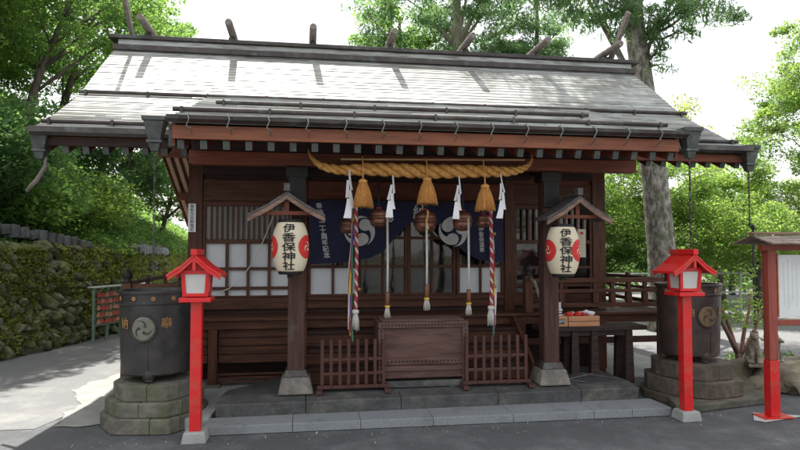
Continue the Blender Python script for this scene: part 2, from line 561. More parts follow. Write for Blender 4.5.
sheet('gravel_yard', [(4.95, 7.21), (40, 7.31), (40, 40), (-1.71, 40), (-1.71, 9.3), (4.95, 9.3)], -0.001, GRAVEL)
sheet('pale_pavement', [(4.98, 7.5), (7.2, 7.7), (6.6, 8.6), (4.98, 8.7)], 0.004, CONC)
sheet('paved_slab', [(-1.72, 6.6), (-1.3, 5.95), (-.87, 5.95), (-.84, 6.26), (-.74, 6.28), (-.70, 6.48), (-.46, 6.73), (-.3, 6.97), (-.3, 7.02), (4.93, 7.02), (4.93, 9.6), (-1.72, 9.6)], 0.10, CONC, .10)

# dark stone platform and granite step: separate slabs with open joints
mb = MB()
xs = [-.82, .02, .95, 1.95, 2.85, 3.50]
for a, b in zip(xs, xs[1:]):
    ya, yb = 6.02+.018*(a+.82), 6.02+.018*(b+.82)
    mb.prismz([(a+.0015, ya), (b-.0015, yb), (b-.0015, 6.27), (a+.0015, 6.27)], 0.0, .197)
    for q in (-1, -2): mb.v[q] = (mb.v[q][0], mb.v[q][1], .222)
structure(mb.build('platform_kerb', STONED, bevel=.012))
mb = MB()
mb.prismz([(-.80, 6.273), (3.49, 6.273), (3.46, 7.1), (3.2, 7.28), (-.1, 7.28), (-.34, 7.0), (-.52, 6.75), (-.76, 6.5)], 0.0, .224)
structure(mb.build('platform_floor', mat('platform_slate', (.04, .042, .045), (.08, .083, .086), .6, 5, bump=.5, bscale=14, c3=(.17, .16, .14), c3amt=.08, c3scale=1.6)))
mb = MB()
for a, b in ((2.55, 3.35), (2.2, 2.95), (2.9, 3.44)):
    pass
for p, q in (((2.1, 6.32), (3.3, 7.1)), ((2.6, 6.3), (3.42, 6.8)), ((2.75, 7.2), (3.44, 6.42)), ((2.35, 7.0), (3.0, 6.3)), ((1.5, 6.3), (1.9, 6.42)), ((1.9, 6.42), (2.5, 6.33))):
    d = Vector((q[0]-p[0], q[1]-p[1], 0)).normalized(); nrm = Vector((-d.y, d.x, 0))*.009
    mb.add([(p[0]-nrm.x, p[1]-nrm.y, .228), (q[0]-nrm.x, q[1]-nrm.y, .228), (q[0]+nrm.x, q[1]+nrm.y, .228), (p[0]+nrm.x, p[1]+nrm.y, .228)], [(0, 1, 2, 3)])
structure(mb.build('platform_joints', CONC))
mb = MB()
xs = [-.88, -.10, .52, 1.20, 1.98, 2.80, 3.20, 3.62]
for a, b in zip(xs, xs[1:]):
    mb.prismz([(a+.0015, 5.715-.004*a), (b-.0015, 5.715-.004*b), (b-.0015, 6.015+.018*(min(b, 3.5)+.8)), (a+.0015, 6.012+.018*(a+.8))], 0.0, .08)
structure(mb.build('granite_step', GRANITE, bevel=.006))

# ------------------------------------------------------------------ shrine hall
H = thing('shrine_hall', 'dark red wooden shrine hall with a wide pale metal shingle roof and ridge logs', 'shrine', (1.25, 7.7, 0))
def hb(mb, name, m, parent=None, **k):
    k.setdefault('world', True)
    return mb.build(name, m, parent or H, **k)

XL, XR = -2.65, 5.15
prof = [(6.50, 2.855), (6.83, 3.0), (7.15, 3.17), (7.73, 3.50), (8.43, 4.02), (9.10, 4.50)]
def interp(p, y):
    for (a, b), (c, d) in zip(p, p[1:]):
        if y <= c: return b + (d-b)*(y-a)/(c-a)
    return p[-1][1]
def smoothprof(p, n):
    # Catmull-Rom resample
    P = [p[0]] + list(p) + [p[-1]]
    out = []
    segs = len(p)-1
    for i in range(n+1):
        t = i/n*segs; k = min(int(t), segs-1); u = t-k
        a, b, c, d = P[k], P[k+1], P[k+2], P[k+3]
        f = lambda j: .5*((2*b[j]) + (-a[j]+c[j])*u + (2*a[j]-5*b[j]+4*c[j]-d[j])*u*u + (-a[j]+3*b[j]-3*c[j]+d[j])*u**3)
        out.append((f(0), f(1)))
    return out
def shingled(mb, p, x0, x1, h=.013, thick=.07, cuts=True, seed=1):
    """courses as separate overlapping strips of sheets on a slope"""
    rnd = random.Random(seed)
    for i in range(len(p)-1):
        y0, z0 = p[i]; y1, z1 = p[i+1]
        x = x0
        off = rnd.uniform(.2, .9)
        while x < x1 - 1e-6:
            xn = min(x + (off if x == x0 else .91), x1)
            if x1 - xn < .1: xn = x1
            g = 0.0012
            hh = h*rnd.uniform(.7, 1.25)
            e = .018
            dy = (y1-y0); dz = (z1-z0)
            ye = y1 + e*dy/abs(math.hypot(dy, dz)); ze = z1 + e*dz/abs(math.hypot(dy, dz))
            mb.add([(x+g, y0, z0), (xn-g, y0, z0), (xn-g, y0, z0+hh), (x+g, y0, z0+hh), (xn-g, ye, ze), (x+g, ye, ze)],
                   [(0, 1, 2, 3), (3, 2, 4, 5)])
            x = xn
    under = [(y, z-.004) for y, z in p] + [(y, z-thick) for y, z in reversed(p)]
    mb.prismx(under, x0+.002, x1-.002)
pr = smoothprof(prof, 46)
mb = MB(); shingled(mb, pr, XL, XR, seed=3)
roof = hb(mb, 'main_roof', ROOF)
back = smoothprof([(9.10, 4.50), (10.4, 4.02), (11.8, 3.66), (13.2, 3.05), (14.6, 2.38)], 14)
mb = MB(); mb.prismx([(y, z) for y, z in back] + [(y, z-.07) for y, z in reversed(back)], XL, XR)
hb(mb, 'rear_roof', ROOF)
KL, KR = -1.15, 3.65
kp = [(5.48, 2.80), (5.9, 2.925), (6.4, 3.085), (6.9, 3.255), (7.4, 3.425), (7.62, 3.475)]
mb = MB(); shingled(mb, smoothprof(kp, 27), KL, KR, thick=.06, seed=9)
hb(mb, 'porch_roof', ROOF)

# snow guards: dark pipes along the slope on small brackets
def guard(y, x0, x1, p, lift=.04, r=.02):
    z = interp(p, y) + lift
    mb = MB(); mb.tube([(x0, y, z), ((x0+x1)/2, y, z), (x1, y, z)], r, 8)
    g = hb(mb, 'snow_guard', COPPER)
    n = max(3, int((x1-x0)/.62))
    for i in range(n):
        mb = MB()
        x = x0 + .08 + (x1-x0-.16)*i/(n-1)
        mb.box(x-.012, x+.012, y-.03, y+.03, z-lift-.01, z+.022)
        hb(mb, 'bracket', COPPER, g)
    return g
guard(7.70, XL, XR+.03, prof, .04, .025)
guard(6.62, XL+.02, KL-.12, prof, .04, .022)
guard(6.60, KR+.1, XR-.05, prof, .04, .022)
guard(6.62, -.93, 3.22, kp, .04, .023)
guard(5.78, KL-.04, KR+.02, kp, .04, .023)
# ridge
mb = MB()
mb.box(-2.66, 5.18, 8.96, 9.24, 4.44, 4.52)
mb.m(1).box(-2.60, 5.12, 9.0, 9.2, 4.522, 4.60)
mb.m(0).box(-2.72, 5.23, 8.95, 9.25, 4.602, 4.655)
hb(mb, 'ridge', [COPPER, ROOF], bevel=.006)
for i in range(7):
    x = -2.20 + 1.15*i
    mb = MB(); mb.tube([(x, 8.55, 4.765), (x, 8.57, 4.765), (x, 9.1, 4.765), (x, 9.73, 4.765), (x, 9.75, 4.765)], [.044, .051, .054, .051, .044], 14)
    lg = hb(mb, 'ridge_log', LOGW, smooth='auto')
    mb = MB(); mb.box(x-.05, x+.05, 9.0, 9.2, 4.657, 4.70)
    hb(mb, 'log_saddle', COPPER, lg)
for x in (-2.40, 4.82):
    for sgn in (-1,):
        f = MB()
        a = Vector((x + sgn*.026, 9.1 - sgn*-.06, 4.62)); 
        top = Vector((x + sgn*.026, 9.1 + sgn*.62, 5.22))
        base = Vector((x + sgn*.026, 9.1 - sgn*.12, 4.52))
        f.beam(base, top, .05, .10)
        hb(f, 'forked_finial', LOGW, bevel=.004)
# gutters + fascia + rafters (porch)
mb = MB()
mb.prismx([(5.41, 2.765), (5.405, 2.797), (5.415, 2.797), (5.42, 2.77), (5.49, 2.77), (5.50, 2.797), (5.51, 2.797), (5.50, 2.755), (5.46, 2.742)], KL-.02, KR+.03)
gut = hb(mb, 'gutter', COPPER)
mb = MB()
mb.prismx([(6.40, 2.80), (6.405, 2.855), (6.415, 2.855), (6.415, 2.81), (6.50, 2.80), (6.51, 2.855), (6.52, 2.84), (6.52, 2.79), (6.46, 2.775)], XL-.01, KL-.05)
hb(mb, 'gutter', COPPER)
mb = MB()
mb.prismx([(6.40, 2.80), (6.405, 2.855), (6.415, 2.855), (6.415, 2.81), (6.50, 2.80), (6.51, 2.855), (6.52, 2.84), (6.52, 2.79), (6.46, 2.775)], KR+.05, XR+.01)
hb(mb, 'gutter', COPPER)
x = KL + .16
while x < KR:
    mb = MB()
    mb.tube([(x, 5.53, 2.80), (x-.004, 5.40, 2.815), (x+.012, 5.385, 2.76), (x-.012, 5.40, 2.70), (x+.02, 5.43, 2.69), (x+.015, 5.52, 2.66)], .0055, 6)
    hb(mb, 'gutter_hook', WIRE, gut)
    x += .335
mb = MB(); mb.box(KL+.01, KR-.01, 5.53, 5.57, 2.615, 2.735)
hb(mb, 'fascia', FASCIA, bevel=.004)
mb = MB(); mb.box(XL+.03, KL-.03, 6.53, 6.57, 2.69, 2.76)
hb(mb, 'fascia', DARK, bevel=.004)
mb = MB(); mb.box(KR+.03, XR-.03, 6.53, 6.57, 2.68, 2.76)
hb(mb, 'fascia', BEAM, bevel=.004)
# soffit boards
mb = MB(); mb.prismx([(5.575, 2.735), (7.6, 3.38), (7.6, 3.36), (5.575, 2.715)], KL+.03, KR-.03)
hb(mb, 'porch_soffit', BEAM)
mb = MB(); mb.prismx([(6.575, 2.775), (7.2, 3.085), (7.8, 3.44), (8.43, 3.91), (9.1, 4.41), (9.1, 4.39), (8.43, 3.89), (7.8, 3.42), (7.2, 3.065), (6.575, 2.755)], XL+.03, XR-.03)
hb(mb, 'soffit', RAFT)
mb = MB()
mb.prismx([(9.1, 4.42), (11.8, 3.57), (14.55, 2.30), (14.55, 2.28), (11.8, 3.55), (9.1, 4.40)], XL+.03, XR-.03)
hb(mb, 'rear_soffit', BEAM)
nr = 25
for i in range(nr):
    x = KL+.07 + (KR-KL-.14)*i/(nr-1)
    mb = MB()
    mb.m(0).beam((x, 5.60, 2.578), (x, 7.55, 3.22), .052, .07)
    mb.m(1).beam((x, 5.582, 2.572), (x, 5.60, 2.578), .058, .078)
    hb(mb, 'rafter', [BEAM, RAFT_END])
def raft(x):
    mb = MB(); mb.beam((x, 6.60, 2.665), (x, 7.2, 2.955), .055, .08); mb.beam((x, 7.2, 2.955), (x, 7.85, 3.335), .055, .08)
    mb.m(1).beam((x, 6.582, 2.657), (x, 6.60, 2.665), .06, .086)
    hb(mb, 'rafter', [BEAM, RAFT_END])
for i in range(8): raft(-2.57 + i*.19)
for i in range(8): raft(3.75 + i*.19)
for i in range(8):
    for x in (-2.55 + i*.15, 3.98 + i*.15):
        mb = MB(); mb.beam((x, 9.15, 4.34), (x, 11.8, 3.49), .07, .05); mb.beam((x, 11.8, 3.49), (x, 14.5, 2.24), .07, .05)
        hb(mb, 'rear_rafter', mat('pale_rafter', (.50, .30, .19), (.68, .45, .30), .65, 8, (4, .35, 4)) if 'pale_rafter' not in bpy.data.materials else bpy.data.materials['pale_rafter'])
# verge boards
vb = []
for x in (XL+.015, XR-.015):
    mb = MB()
    p = [(y, z-.071) for y, z in pr[::4]] + [(9.10, 4.43)]
    mb.prismx(p + [(y, z-.15) for y, z in reversed(p)], x-.018, x+.018)
    p = [(y, z-.071) for y, z in back]
    mb.prismx(p + [(y, z-.14) for y, z in reversed(p)], x-.018, x+.018)
    hb(mb, 'verge_board', BEAM)
for x in (KL+.012, KR-.012):
    mb = MB(); mb.prismx([(5.575, 2.76), (7.5, 3.38), (7.5, 3.20), (5.575, 2.56)], x-.014, x+.014)
    hb(mb, 'verge_board', BEAM)

# rain hoppers with chains
def chain(mb, x, y, z0, z1):
    n = int((z0-z1)/.055)
    for i in range(n):
        z = z0 - i*.055
        if i % 2: mb.box(x-.0035, x+.0035, y-.010, y+.010, z-.05, z)
        else: mb.box(x-.010, x+.010, y-.0035, y+.0035, z-.05, z)
for (x, y, z, zb, has_branch) in ((-1.30, 5.62, 2.80, 1.4, 0), (-2.60, 6.55, 2.84, 2.5, 1), (3.76, 5.55, 2.84, 1.2, 0), (5.16, 6.50, 2.86, 1.9, 0)):
    mb = MB()
    mb.frustum(x, y, z-.03, z+.01, .095, .09, .10, .095)
    mb.frustum(x, y, z-.19, z-.032, .052, .05, .085, .08)
    mb.frustum(x, y, z-.22, z-.192, .065, .06, .062, .058)
    mb.frustum(x, y, z-.29, z-.222, .032, .03, .05, .048)
    hp = hb(mb, 'rain_hopper', PATINA, bevel=.004)
    if not has_branch:
        mb = MB(); chain(mb, x, y, z-.29, zb)
        hb(mb, 'rain_chain', COPPER, hp)
    else:
        mb = MB(); mb.tube([(x+.05, y, z-.27), (x+.04, y+.02, z-.36), (x-.05, y+.05, z-.5), (x-.16, y+.1, z-.6)], [.012, .02, .022, .018], 7)
        hb(mb, 'bent_branch', LOGW, hp, smooth=True)  # pale grey tree branch, built as part of the hopper
    mb = MB(); mb.box(x+.11 if x < 0 else x-.17, x+.17 if x < 0 else x-.11, y, y+.06, z-.24, z-.04)
    if zb == 1.4: hb(mb, 'gutter_block', PATINA)

# porch beam, pillars
mb = MB(); mb.box(-1.12, 3.57, 6.20, 6.34, 2.49, 2.62)
hb(mb, 'porch_beam', BEAM, bevel=.008)
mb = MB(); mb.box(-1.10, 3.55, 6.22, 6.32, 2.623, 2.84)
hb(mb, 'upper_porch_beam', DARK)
for x in (-.08, 2.61):
    mb = MB(); mb.box(x-.085, x+.085, 6.27, 6.43, .42, 2.488)
    p = hb(mb, 'pillar', PILLAR, bevel=.012)
    mb = MB(); mb.frustum(x, 6.35, .385, .455, .125, .12, .10, .10)
    hb(mb, 'pillar_shoe', COPPER, p, bevel=.008)
    mb = MB(); mb.frustum(x, 6.35, .225, .385, .175, .175, .135, .135)
    hb(mb, 'pillar_base', BASEST, p, bevel=.015)
    mb = MB(); mb.box(x-.088, x+.088, 6.245, 6.262, 2.1, 2.485)
    mb.box(x-.11, x+.11, 6.24, 6.46, 2.38, 2.486)
    hb(mb, 'bracket_cap', BLACKW, p, bevel=.006)
    # tie beam back to the hall
    mb = MB(); mb.beam((x, 6.44, 2.55), (x, 7.62, 2.68), .12, .17)
    hb(mb, 'tie_beam', DARK)
mb = MB(); mb.box(.02, 2.5, 6.56, 6.64, 2.43, 2.49)
hb(mb, 'bell_rail', DARK)
for x in (.05, 2.46):
    mb = MB(); mb.box(x-.03, x+.03, 6.57, 6.63, 2.492, 2.95)
    hb(mb, 'rail_hanger', DARK)

# hall walls (front at y = 7.7)
YW = 7.70
def wallpost(x0, x1, y0=7.64, y1=7.78, z0=.0, z1=3.2, m=WOOD_V):
    mb = MB(); mb.box(x0, x1, y0, y1, z0, z1)
    return hb(mb, 'wall_post', m, bevel=.006)
wp_left = wallpost(-1.38, -1.215)
wallpost(-.14, .03)
wallpost(2.55, 2.68)
wallpost(3.76, 3.94)
wallpost(-1.38, -1.215, 11.3, 11.45, 0, 3.5)
wallpost(3.76, 3.94, 11.3, 11.45, 0, 3.5)
for i, (x0, x1) in enumerate(((-1.213, -.142), (.032, 2.548), (2.682, 3.758))):
    mb = MB(); mb.box(x0, x1, 7.66, 7.74, 2.24, 2.50)
    hb(mb, 'lintel', BEAM if i == 1 else WOOD_H, bevel=.004)
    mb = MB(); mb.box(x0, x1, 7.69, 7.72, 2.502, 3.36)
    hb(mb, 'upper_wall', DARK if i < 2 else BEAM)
    mb = MB(); mb.box(x0, x1, 7.66, 7.74, .93, 1.07)
    hb(mb, 'sill_board', WOOD_H, bevel=.004)
mb = MB(); mb.box(-1.214, 3.758, 7.63, 7.655, 2.56, 2.66)
hb(mb, 'string_course', DARK)
for x in (-1.34, 3.90):
    mb = MB(); mb.box(x-.015, x+.015, 7.79, 11.29, .0, 2.9)
    mb.prismx([(7.80, 2.905), (11.29, 2.905), (11.29, 3.6), (9.1, 4.34), (7.80, 3.36)], x-.015, x+.015)
    hb(mb, 'side_wall', WOOD_V)
    for z in (2.25, 2.72, .90):
        mb = MB(); mb.box(x-.04, x+.04, 7.79, 11.29, z, z+.09)
        hb(mb, 'side_rail', DARK)
mb = MB(); mb.box(-1.2, 3.75, 11.30, 11.40, .1, 3.6)
hb(mb, 'rear_wall', WOOD_V)
mb = MB(); mb.box(-1.3, 3.86, 7.80, 11.28, 2.93, 2.96)
hb(mb, 'ceiling', WOOD_H)
mb = MB(); mb.box(-1.3, 3.86, 7.80, 11.28, .905, .93)
hb(mb, 'inner_floor', WOOD_H)
# purlins projecting through the left and right gable
for yy, zz in ((7.75, 3.12), (9.1, 4.10), (11.4, 3.38), (13.2, 2.75)):
    mb = MB(); mb.box(XL+.08, XR-.08, yy-.06, yy+.06, zz-.08, zz+.06) if yy > 7.8 else mb.box(XL+.08, -1.39, yy-.06, yy+.06, zz-.08, zz+.06).box(3.95, XR-.08, yy-.06, yy+.06, zz-.08, zz+.06)
    hb(mb, 'purlin', BEAM)

# lattice windows
def window(x0, x1, paper, cols, name='window', bars=True, zrows=((1.44, 1.72), (1.20, 1.40), (1.09, 1.17))):
    z0, z1 = 1.075, 2.235
    mb = MB()
    mb.box(x0, x0+.035, 7.655, 7.70, z0, z1).box(x1-.035, x1, 7.655, 7.70, z0, z1)
    mb.box(x0+.036, x1-.036, 7.655, 7.70, 1.725, 1.775).box(x0+.036, x1-.036, 7.655, 7.70, 2.18, z1).box(x0+.036, x1-.036, 7.655, 7.70, z0, 1.092)
    w_ = hb(mb, name, WOOD_H, bevel=.003)
    mb = MB()
    n = cols*4
    for i in range(1, n):
        x = x0+.035+(x1-x0-.07)*i/n
        mb.box(x-.011, x+.011, 7.664, 7.69, 1.776, 2.179)
    hb(mb, 'lattice', WOOD_V, w_)
    mb = MB()
    for i in range(1, cols):
        x = x0+.035+(x1-x0-.07)*i/cols
        mb.box(x-.018, x+.018, 7.662, 7.692, 1.093, 1.724)
    for z in (1.42, 1.185):
        mb.box(x0+.036, x1-.036, 7.658, 7.688, z-.017, z+.017)
    hb(mb, 'muntin', WOOD_V, w_)
    mb = MB(); mb.box(x0+.036, x1-.036, 7.703, 7.709, 1.093, 1.724)
    hb(mb, 'pane', PAPER if paper else GLASS, w_)
    mb = MB(); mb.box(x0+.036, x1-.036, 7.703, 7.709, 1.776, 2.179)
    hb(mb, 'upper_pane', PAPERD if paper else GLASS, w_)
window(-1.213, -.142, True, 4)
window(2.682, 3.758, False, 3)
# sliding doors in the middle: four leaves
for k in range(4):
    x0 = .034 + k*.6285; x1 = x0 + .6265
    yo = 0 if k in (0, 3) else .03
    z0, z1 = 1.075, 2.235
    mb = MB()
    mb.box(x0, x0+.04, 7.66+yo, 7.69+yo, z0, z1).box(x1-.04, x1, 7.66+yo, 7.69+yo, z0, z1)
    mb.box(x0+.041, x1-.041, 7.66+yo, 7.69+yo, 2.19, z1).box(x0+.041, x1-.041, 7.66+yo, 7.69+yo, z0, 1.10)
    d = hb(mb, 'sliding_door', WOOD_V, bevel=.003)
    mb = MB()
    xm = (x0+x1)/2
    mb.box(xm-.016, xm+.016, 7.664+yo, 7.686+yo, 1.101, 2.189)
    for z in (1.44, 1.80): mb.box(x0+.041, x1-.041, 7.661+yo, 7.684+yo, z-.018, z+.018)
    hb(mb, 'muntin', WOOD_V, d)
    mb = MB()
    if k in (0, 3): mb.box(x0+.041, x1-.041, 7.692, 7.698, 1.457, 2.189)
    else: mb.box(x0+.041, x1-.041, 7.722, 7.728, 1.101, 2.189)
    hb(mb, 'glass_pane', GLASS, d)
    if k in (0, 3):
        mb = MB(); mb.box(x0+.041, x1-.041, 7.692, 7.698, 1.101, 1.424)
        hb(mb, 'paper_pane', PAPER, d)
mb = MB(); mb.box(.04, 2.54, 7.64, 7.78, 1.072, 1.0745).box(.04, 2.54, 7.62, 7.66, 1.03, 1.072)
hb(mb, 'door_sill', WOOD_H)
# inner altar seen dimly through the glass
mb = MB(); mb.box(.7, 1.8, 10.2, 10.7, .93, 1.5)
alt = hb(mb, 'inner_altar', LWOOD, bevel=.01)
mb = MB()
for x in (.9, 1.25, 1.6): mb.lathe([(.05, 0), (.09, .08), (.05, .2), (.08, .3), (.02, .34)], (x, 10.4, 1.5), 14)
hb(mb, 'altar_vessel', GOLD, alt, smooth=True)

# electric cord loosely hung across the left window
mb = MB(); mb.tube([(-.35, 7.63, 2.13), (-.5, 7.62, 1.75), (-.62, 7.62, 1.5), (-.75, 7.62, 1.3), (-.9, 7.62, 1.18), (-1.05, 7.62, 1.13)], .006, 6)
hb(mb, 'hanging_cord', ROPEW)
# vertical plaque on left wall post
mb = MB(); mb.box(-1.375, -1.285, 7.615, 7.638, 1.86, 2.20)
pq = hb(mb, 'wall_plaque', SIGNW, bevel=.003)
mb = MB(); vtext(mb, '有形文化財指定', .042, .046, lambda u, v: (-1.33+u, 7.6135, 2.03+v), .01)
hb(mb, 'plaque_writing', INK, pq)
mb = MB(); mb.box(3.55, 3.66, 7.64, 7.645, 1.55, 1.92)
po = hb(mb, 'paper_notice', mat('cream_paper', (.55, .50, .38), (.62, .57, .45), .8, 5))
mb = MB(); mb.box(3.585, 3.625, 7.636, 7.6385, 1.85, 1.885)
hb(mb, 'red_seal', LRED, po)

# veranda
def vbox(name, m, x0, x1, y0, y1, z0, z1, parent=None, bevel=.005):
    return hb(MB().box(x0, x1, y0, y1, z0, z1), name, m, parent, bevel=bevel)
vbox('veranda_floor', WOOD_H, -1.98, 4.60, 7.18, 7.63, .845, .88)
vbox('veranda_side_floor', WOOD_V, -1.98, -1.39, 7.632, 11.4, .845, .879)
vbox('veranda_side_floor', WOOD_V, 3.945, 4.60, 7.632, 11.4, .845, .879)
vbox('veranda_beam', WOOD_H, -1.96, -.02, 7.22, 7.30, .745, .843)
vbox('veranda_beam', WOOD_H, 0.0, 2.50, 7.22, 7.30, .745, .843)
vbox('veranda_beam', WOOD_H, 2.52, 4.58, 7.22, 7.30, .745, .843)
vbox('veranda_tie', FENCEW, 2.7, 4.6, 7.25, 7.31, .485, .56)
vbox('veranda_tie', FENCEW, 2.7, 4.6, 8.6, 8.66, .485, .56)
for x in (-1.95, -1.02, 2.62, 3.66, 4.5):
    for y in ((7.26,) if x < 2 else (7.26, 9.0, 10.9)):
        if x == 2.62 and y > 7.3: continue
        mb = MB(); mb.box(x-.05, x+.05, y-.04, y+.06, .13, .744)
        p = hb(mb, 'veranda_post', WOOD_V, bevel=.005)
        mb = MB(); mb.frustum(x, y+.01, .09, .13, .10, .10, .085, .085)
        hb(mb, 'post_stone', STONE, p, bevel=.008)
# skirting boards below the left veranda edge
mb = MB()
for (x0, x1) in ((-1.90, -1.08), (-.96, -.03)):
    for z in (.36, .455, .55, .645):
        mb.box(x0, x1, 7.275, 7.30, z, z+.09)
hb(mb, 'skirting', WOOD_H, bevel=.004)
for (x0, x1) in ((-1.90, -1.08), (-.96, -.03)):
    mb = MB()
    for i, z in enumerate((.47, .56, .65)): mb.box(x0, x1, 7.262, 7.273, z, z+.008)
    mb.box(x0+.0, x0+.012, 7.261, 7.272, .47, .74)
    hb(mb, 'skirting_batten', PILLAR)
for z in (.14, .18, .22):
    vbox('vent_slat', WOOD_H, -1.08, -.03, 7.28, 7.30, z, z+.022, bevel=0)
mb = MB(); mb.box(-1.35, 3.88, 7.70, 7.76, .0, .928)
hb(mb, 'under_wall', DARK)
# stairs between the pillars
for i, (y, z) in enumerate(((6.98, .70), (6.76, .53), (6.54, .37))):
    mb = MB(); mb.box(.03, 2.47, y, y+.245, z, z+.04)
    st = hb(mb, 'stair_tread', DARK, bevel=.006)
    mb = MB(); mb.box(.03, 2.47, y+.02, y+.045, z-.13, z-.002)
    hb(mb, 'riser', WOOD_H, st)
for x in (.01, 2.49):
    mb = MB(); mb.prismx([(6.5, .235), (7.215, .235), (7.215, .84), (7.12, .86), (6.5, .42)], x-.02, x+.018)
    hb(mb, 'stair_string', WOOD_V)
# railings
def newel(x, y, top, m=WOOD_V):
    mb = MB()
    mb.box(x-.05, x+.05, y-.05, y+.05, .881, top-.14)
    nw = hb(mb, 'newel_post', m, bevel=.005)
    mb = MB(); mb.lathe([(.052, 0), (.056, .015), (.032, .03), (.046, .055), (.054, .085), (.040, .12), (.007, .15)], (x, y, top-.139), 16)
    hb(mb, 'finial', BLACKW, nw, smooth=True)
newel(2.70, 7.22, 1.47); newel(4.56, 7.22, 1.42); newel(-1.94, 7.22, 1.42)
def rail(x0, x1, z, h, y=7.22, m=WOOD_H):
    hb(MB().box(x0, x1, y-.022, y+.022, z-h/2, z+h/2), 'railing', m, bevel=.006)
for z, h in ((1.27, .06), (1.14, .045), (.965, .055)):
    rail(2.752, 4.508, z, h)
    rail(-1.888, -1.385, z-.03, h)
for x in (3.13, 3.57, 3.80, 4.02, 4.24):
    hb(MB().box(x-.033, x+.033, 7.19, 7.25, .994, 1.116), 'baluster', WOOD_V)
    hb(MB().box(x-.022, x+.022, 7.20, 7.24, 1.164, 1.239), 'baluster', WOOD_V)
for x in (-1.75, -1.55):
    hb(MB().box(x-.016, x+.016, 7.205, 7.235, .962, 1.215), 'baluster', WOOD_V)
for x in (4.56, -1.96):      # side railings running back
    for z, h in ((1.27, .045), (1.14, .035), (.965, .05)):
        hb(MB().box(x-.022, x+.022, 7.26, 11.3, z-h/2, z+h/2), 'side_railing', WOOD_V, bevel=.005)
    for y in (8.2, 9.2, 10.2, 11.28):
        hb(MB().box(x-.026, x+.026, y-.026, y+.026, .881, 1.33), 'railing_post', WOOD_V, bevel=.004)
mb = MB(); mb.tube([(2.70, 7.20, 1.30), (2.70, 7.0, 1.27), (2.70, 6.72, .98), (2.70, 6.6, .86)], .018, 8)
hb(mb, 'stair_handrail', mat('worn_rail', (.22, .19, .17), (.33, .3, .28), .4, 8), smooth=True)
hb(MB().box(2.675, 2.725, 6.57, 6.62, .232, .86), 'stair_post', WOOD_V, bevel=.004)

# hoods over the lanterns
def hood(cx, apex, half, y0, y1, eave, shift):
    m1 = MB()
    t = .028
    for sgn in (-1, 1):
        a = [(cx+sgn*.0, apex), (cx+sgn*half*.5, apex-(apex-eave)*.56), (cx+sgn*half, eave)]
        poly = a + [(x, z-t) for x, z in reversed(a)]
        if sgn > 0: poly = poly[::-1]
        m1.prism(poly, y0, y1)
    h = hb(m1, 'lantern_hood', HOODTOP, bevel=.003)
    for sgn in (-1, 1):
        m2 = MB()
        a = [(cx+sgn*.0, apex-.030), (cx+sgn*half*.5, apex-.030-(apex-eave)*.56), (cx+sgn*half, eave-.030)]
        poly = a + [(x, z-.045) for x, z in reversed(a)]
        if sgn > 0: poly = poly[::-1]
        m2.prism(poly, y0-.01, y0+.018)
        hb(m2, 'bargeboard', HOODW, h, bevel=.003)
    m3 = MB(); m3.box(cx-.03, cx+.03, y0+.01, y1+.06, apex-.075, apex-.025)
    for s_ in (-1, 1): m3.box(cx+s_*half*.62-.018, cx+s_*half*.62+.018, y0+.03, y1, eave+.0, eave+.04)
    m3.box(cx-half*.62, cx+half*.62, y0+.05, y0+.09, eave-.005, eave+.03)
    m3.box(cx-.02, cx+.02, y0+.052, y0+.088, eave+.031, apex-.076)
    hb(m3, 'hood_frame', BEAM, h)
    m4 = MB(); m4.box(cx-.028, cx+.028, y0-.02, y0+.06, apex+.002, apex+.075)
    m4.box(cx-.02, cx+.02, y0+.06, y1, apex+.002, apex+.03)
    hb(m4, 'hood_ridge', HOODTOP, h, bevel=.003)
hood(-.17, 2.20, .36, 5.86, 6.24, 1.985, 0)
hood(2.75, 2.20, .35, 5.86, 6.24, 1.975, 0)

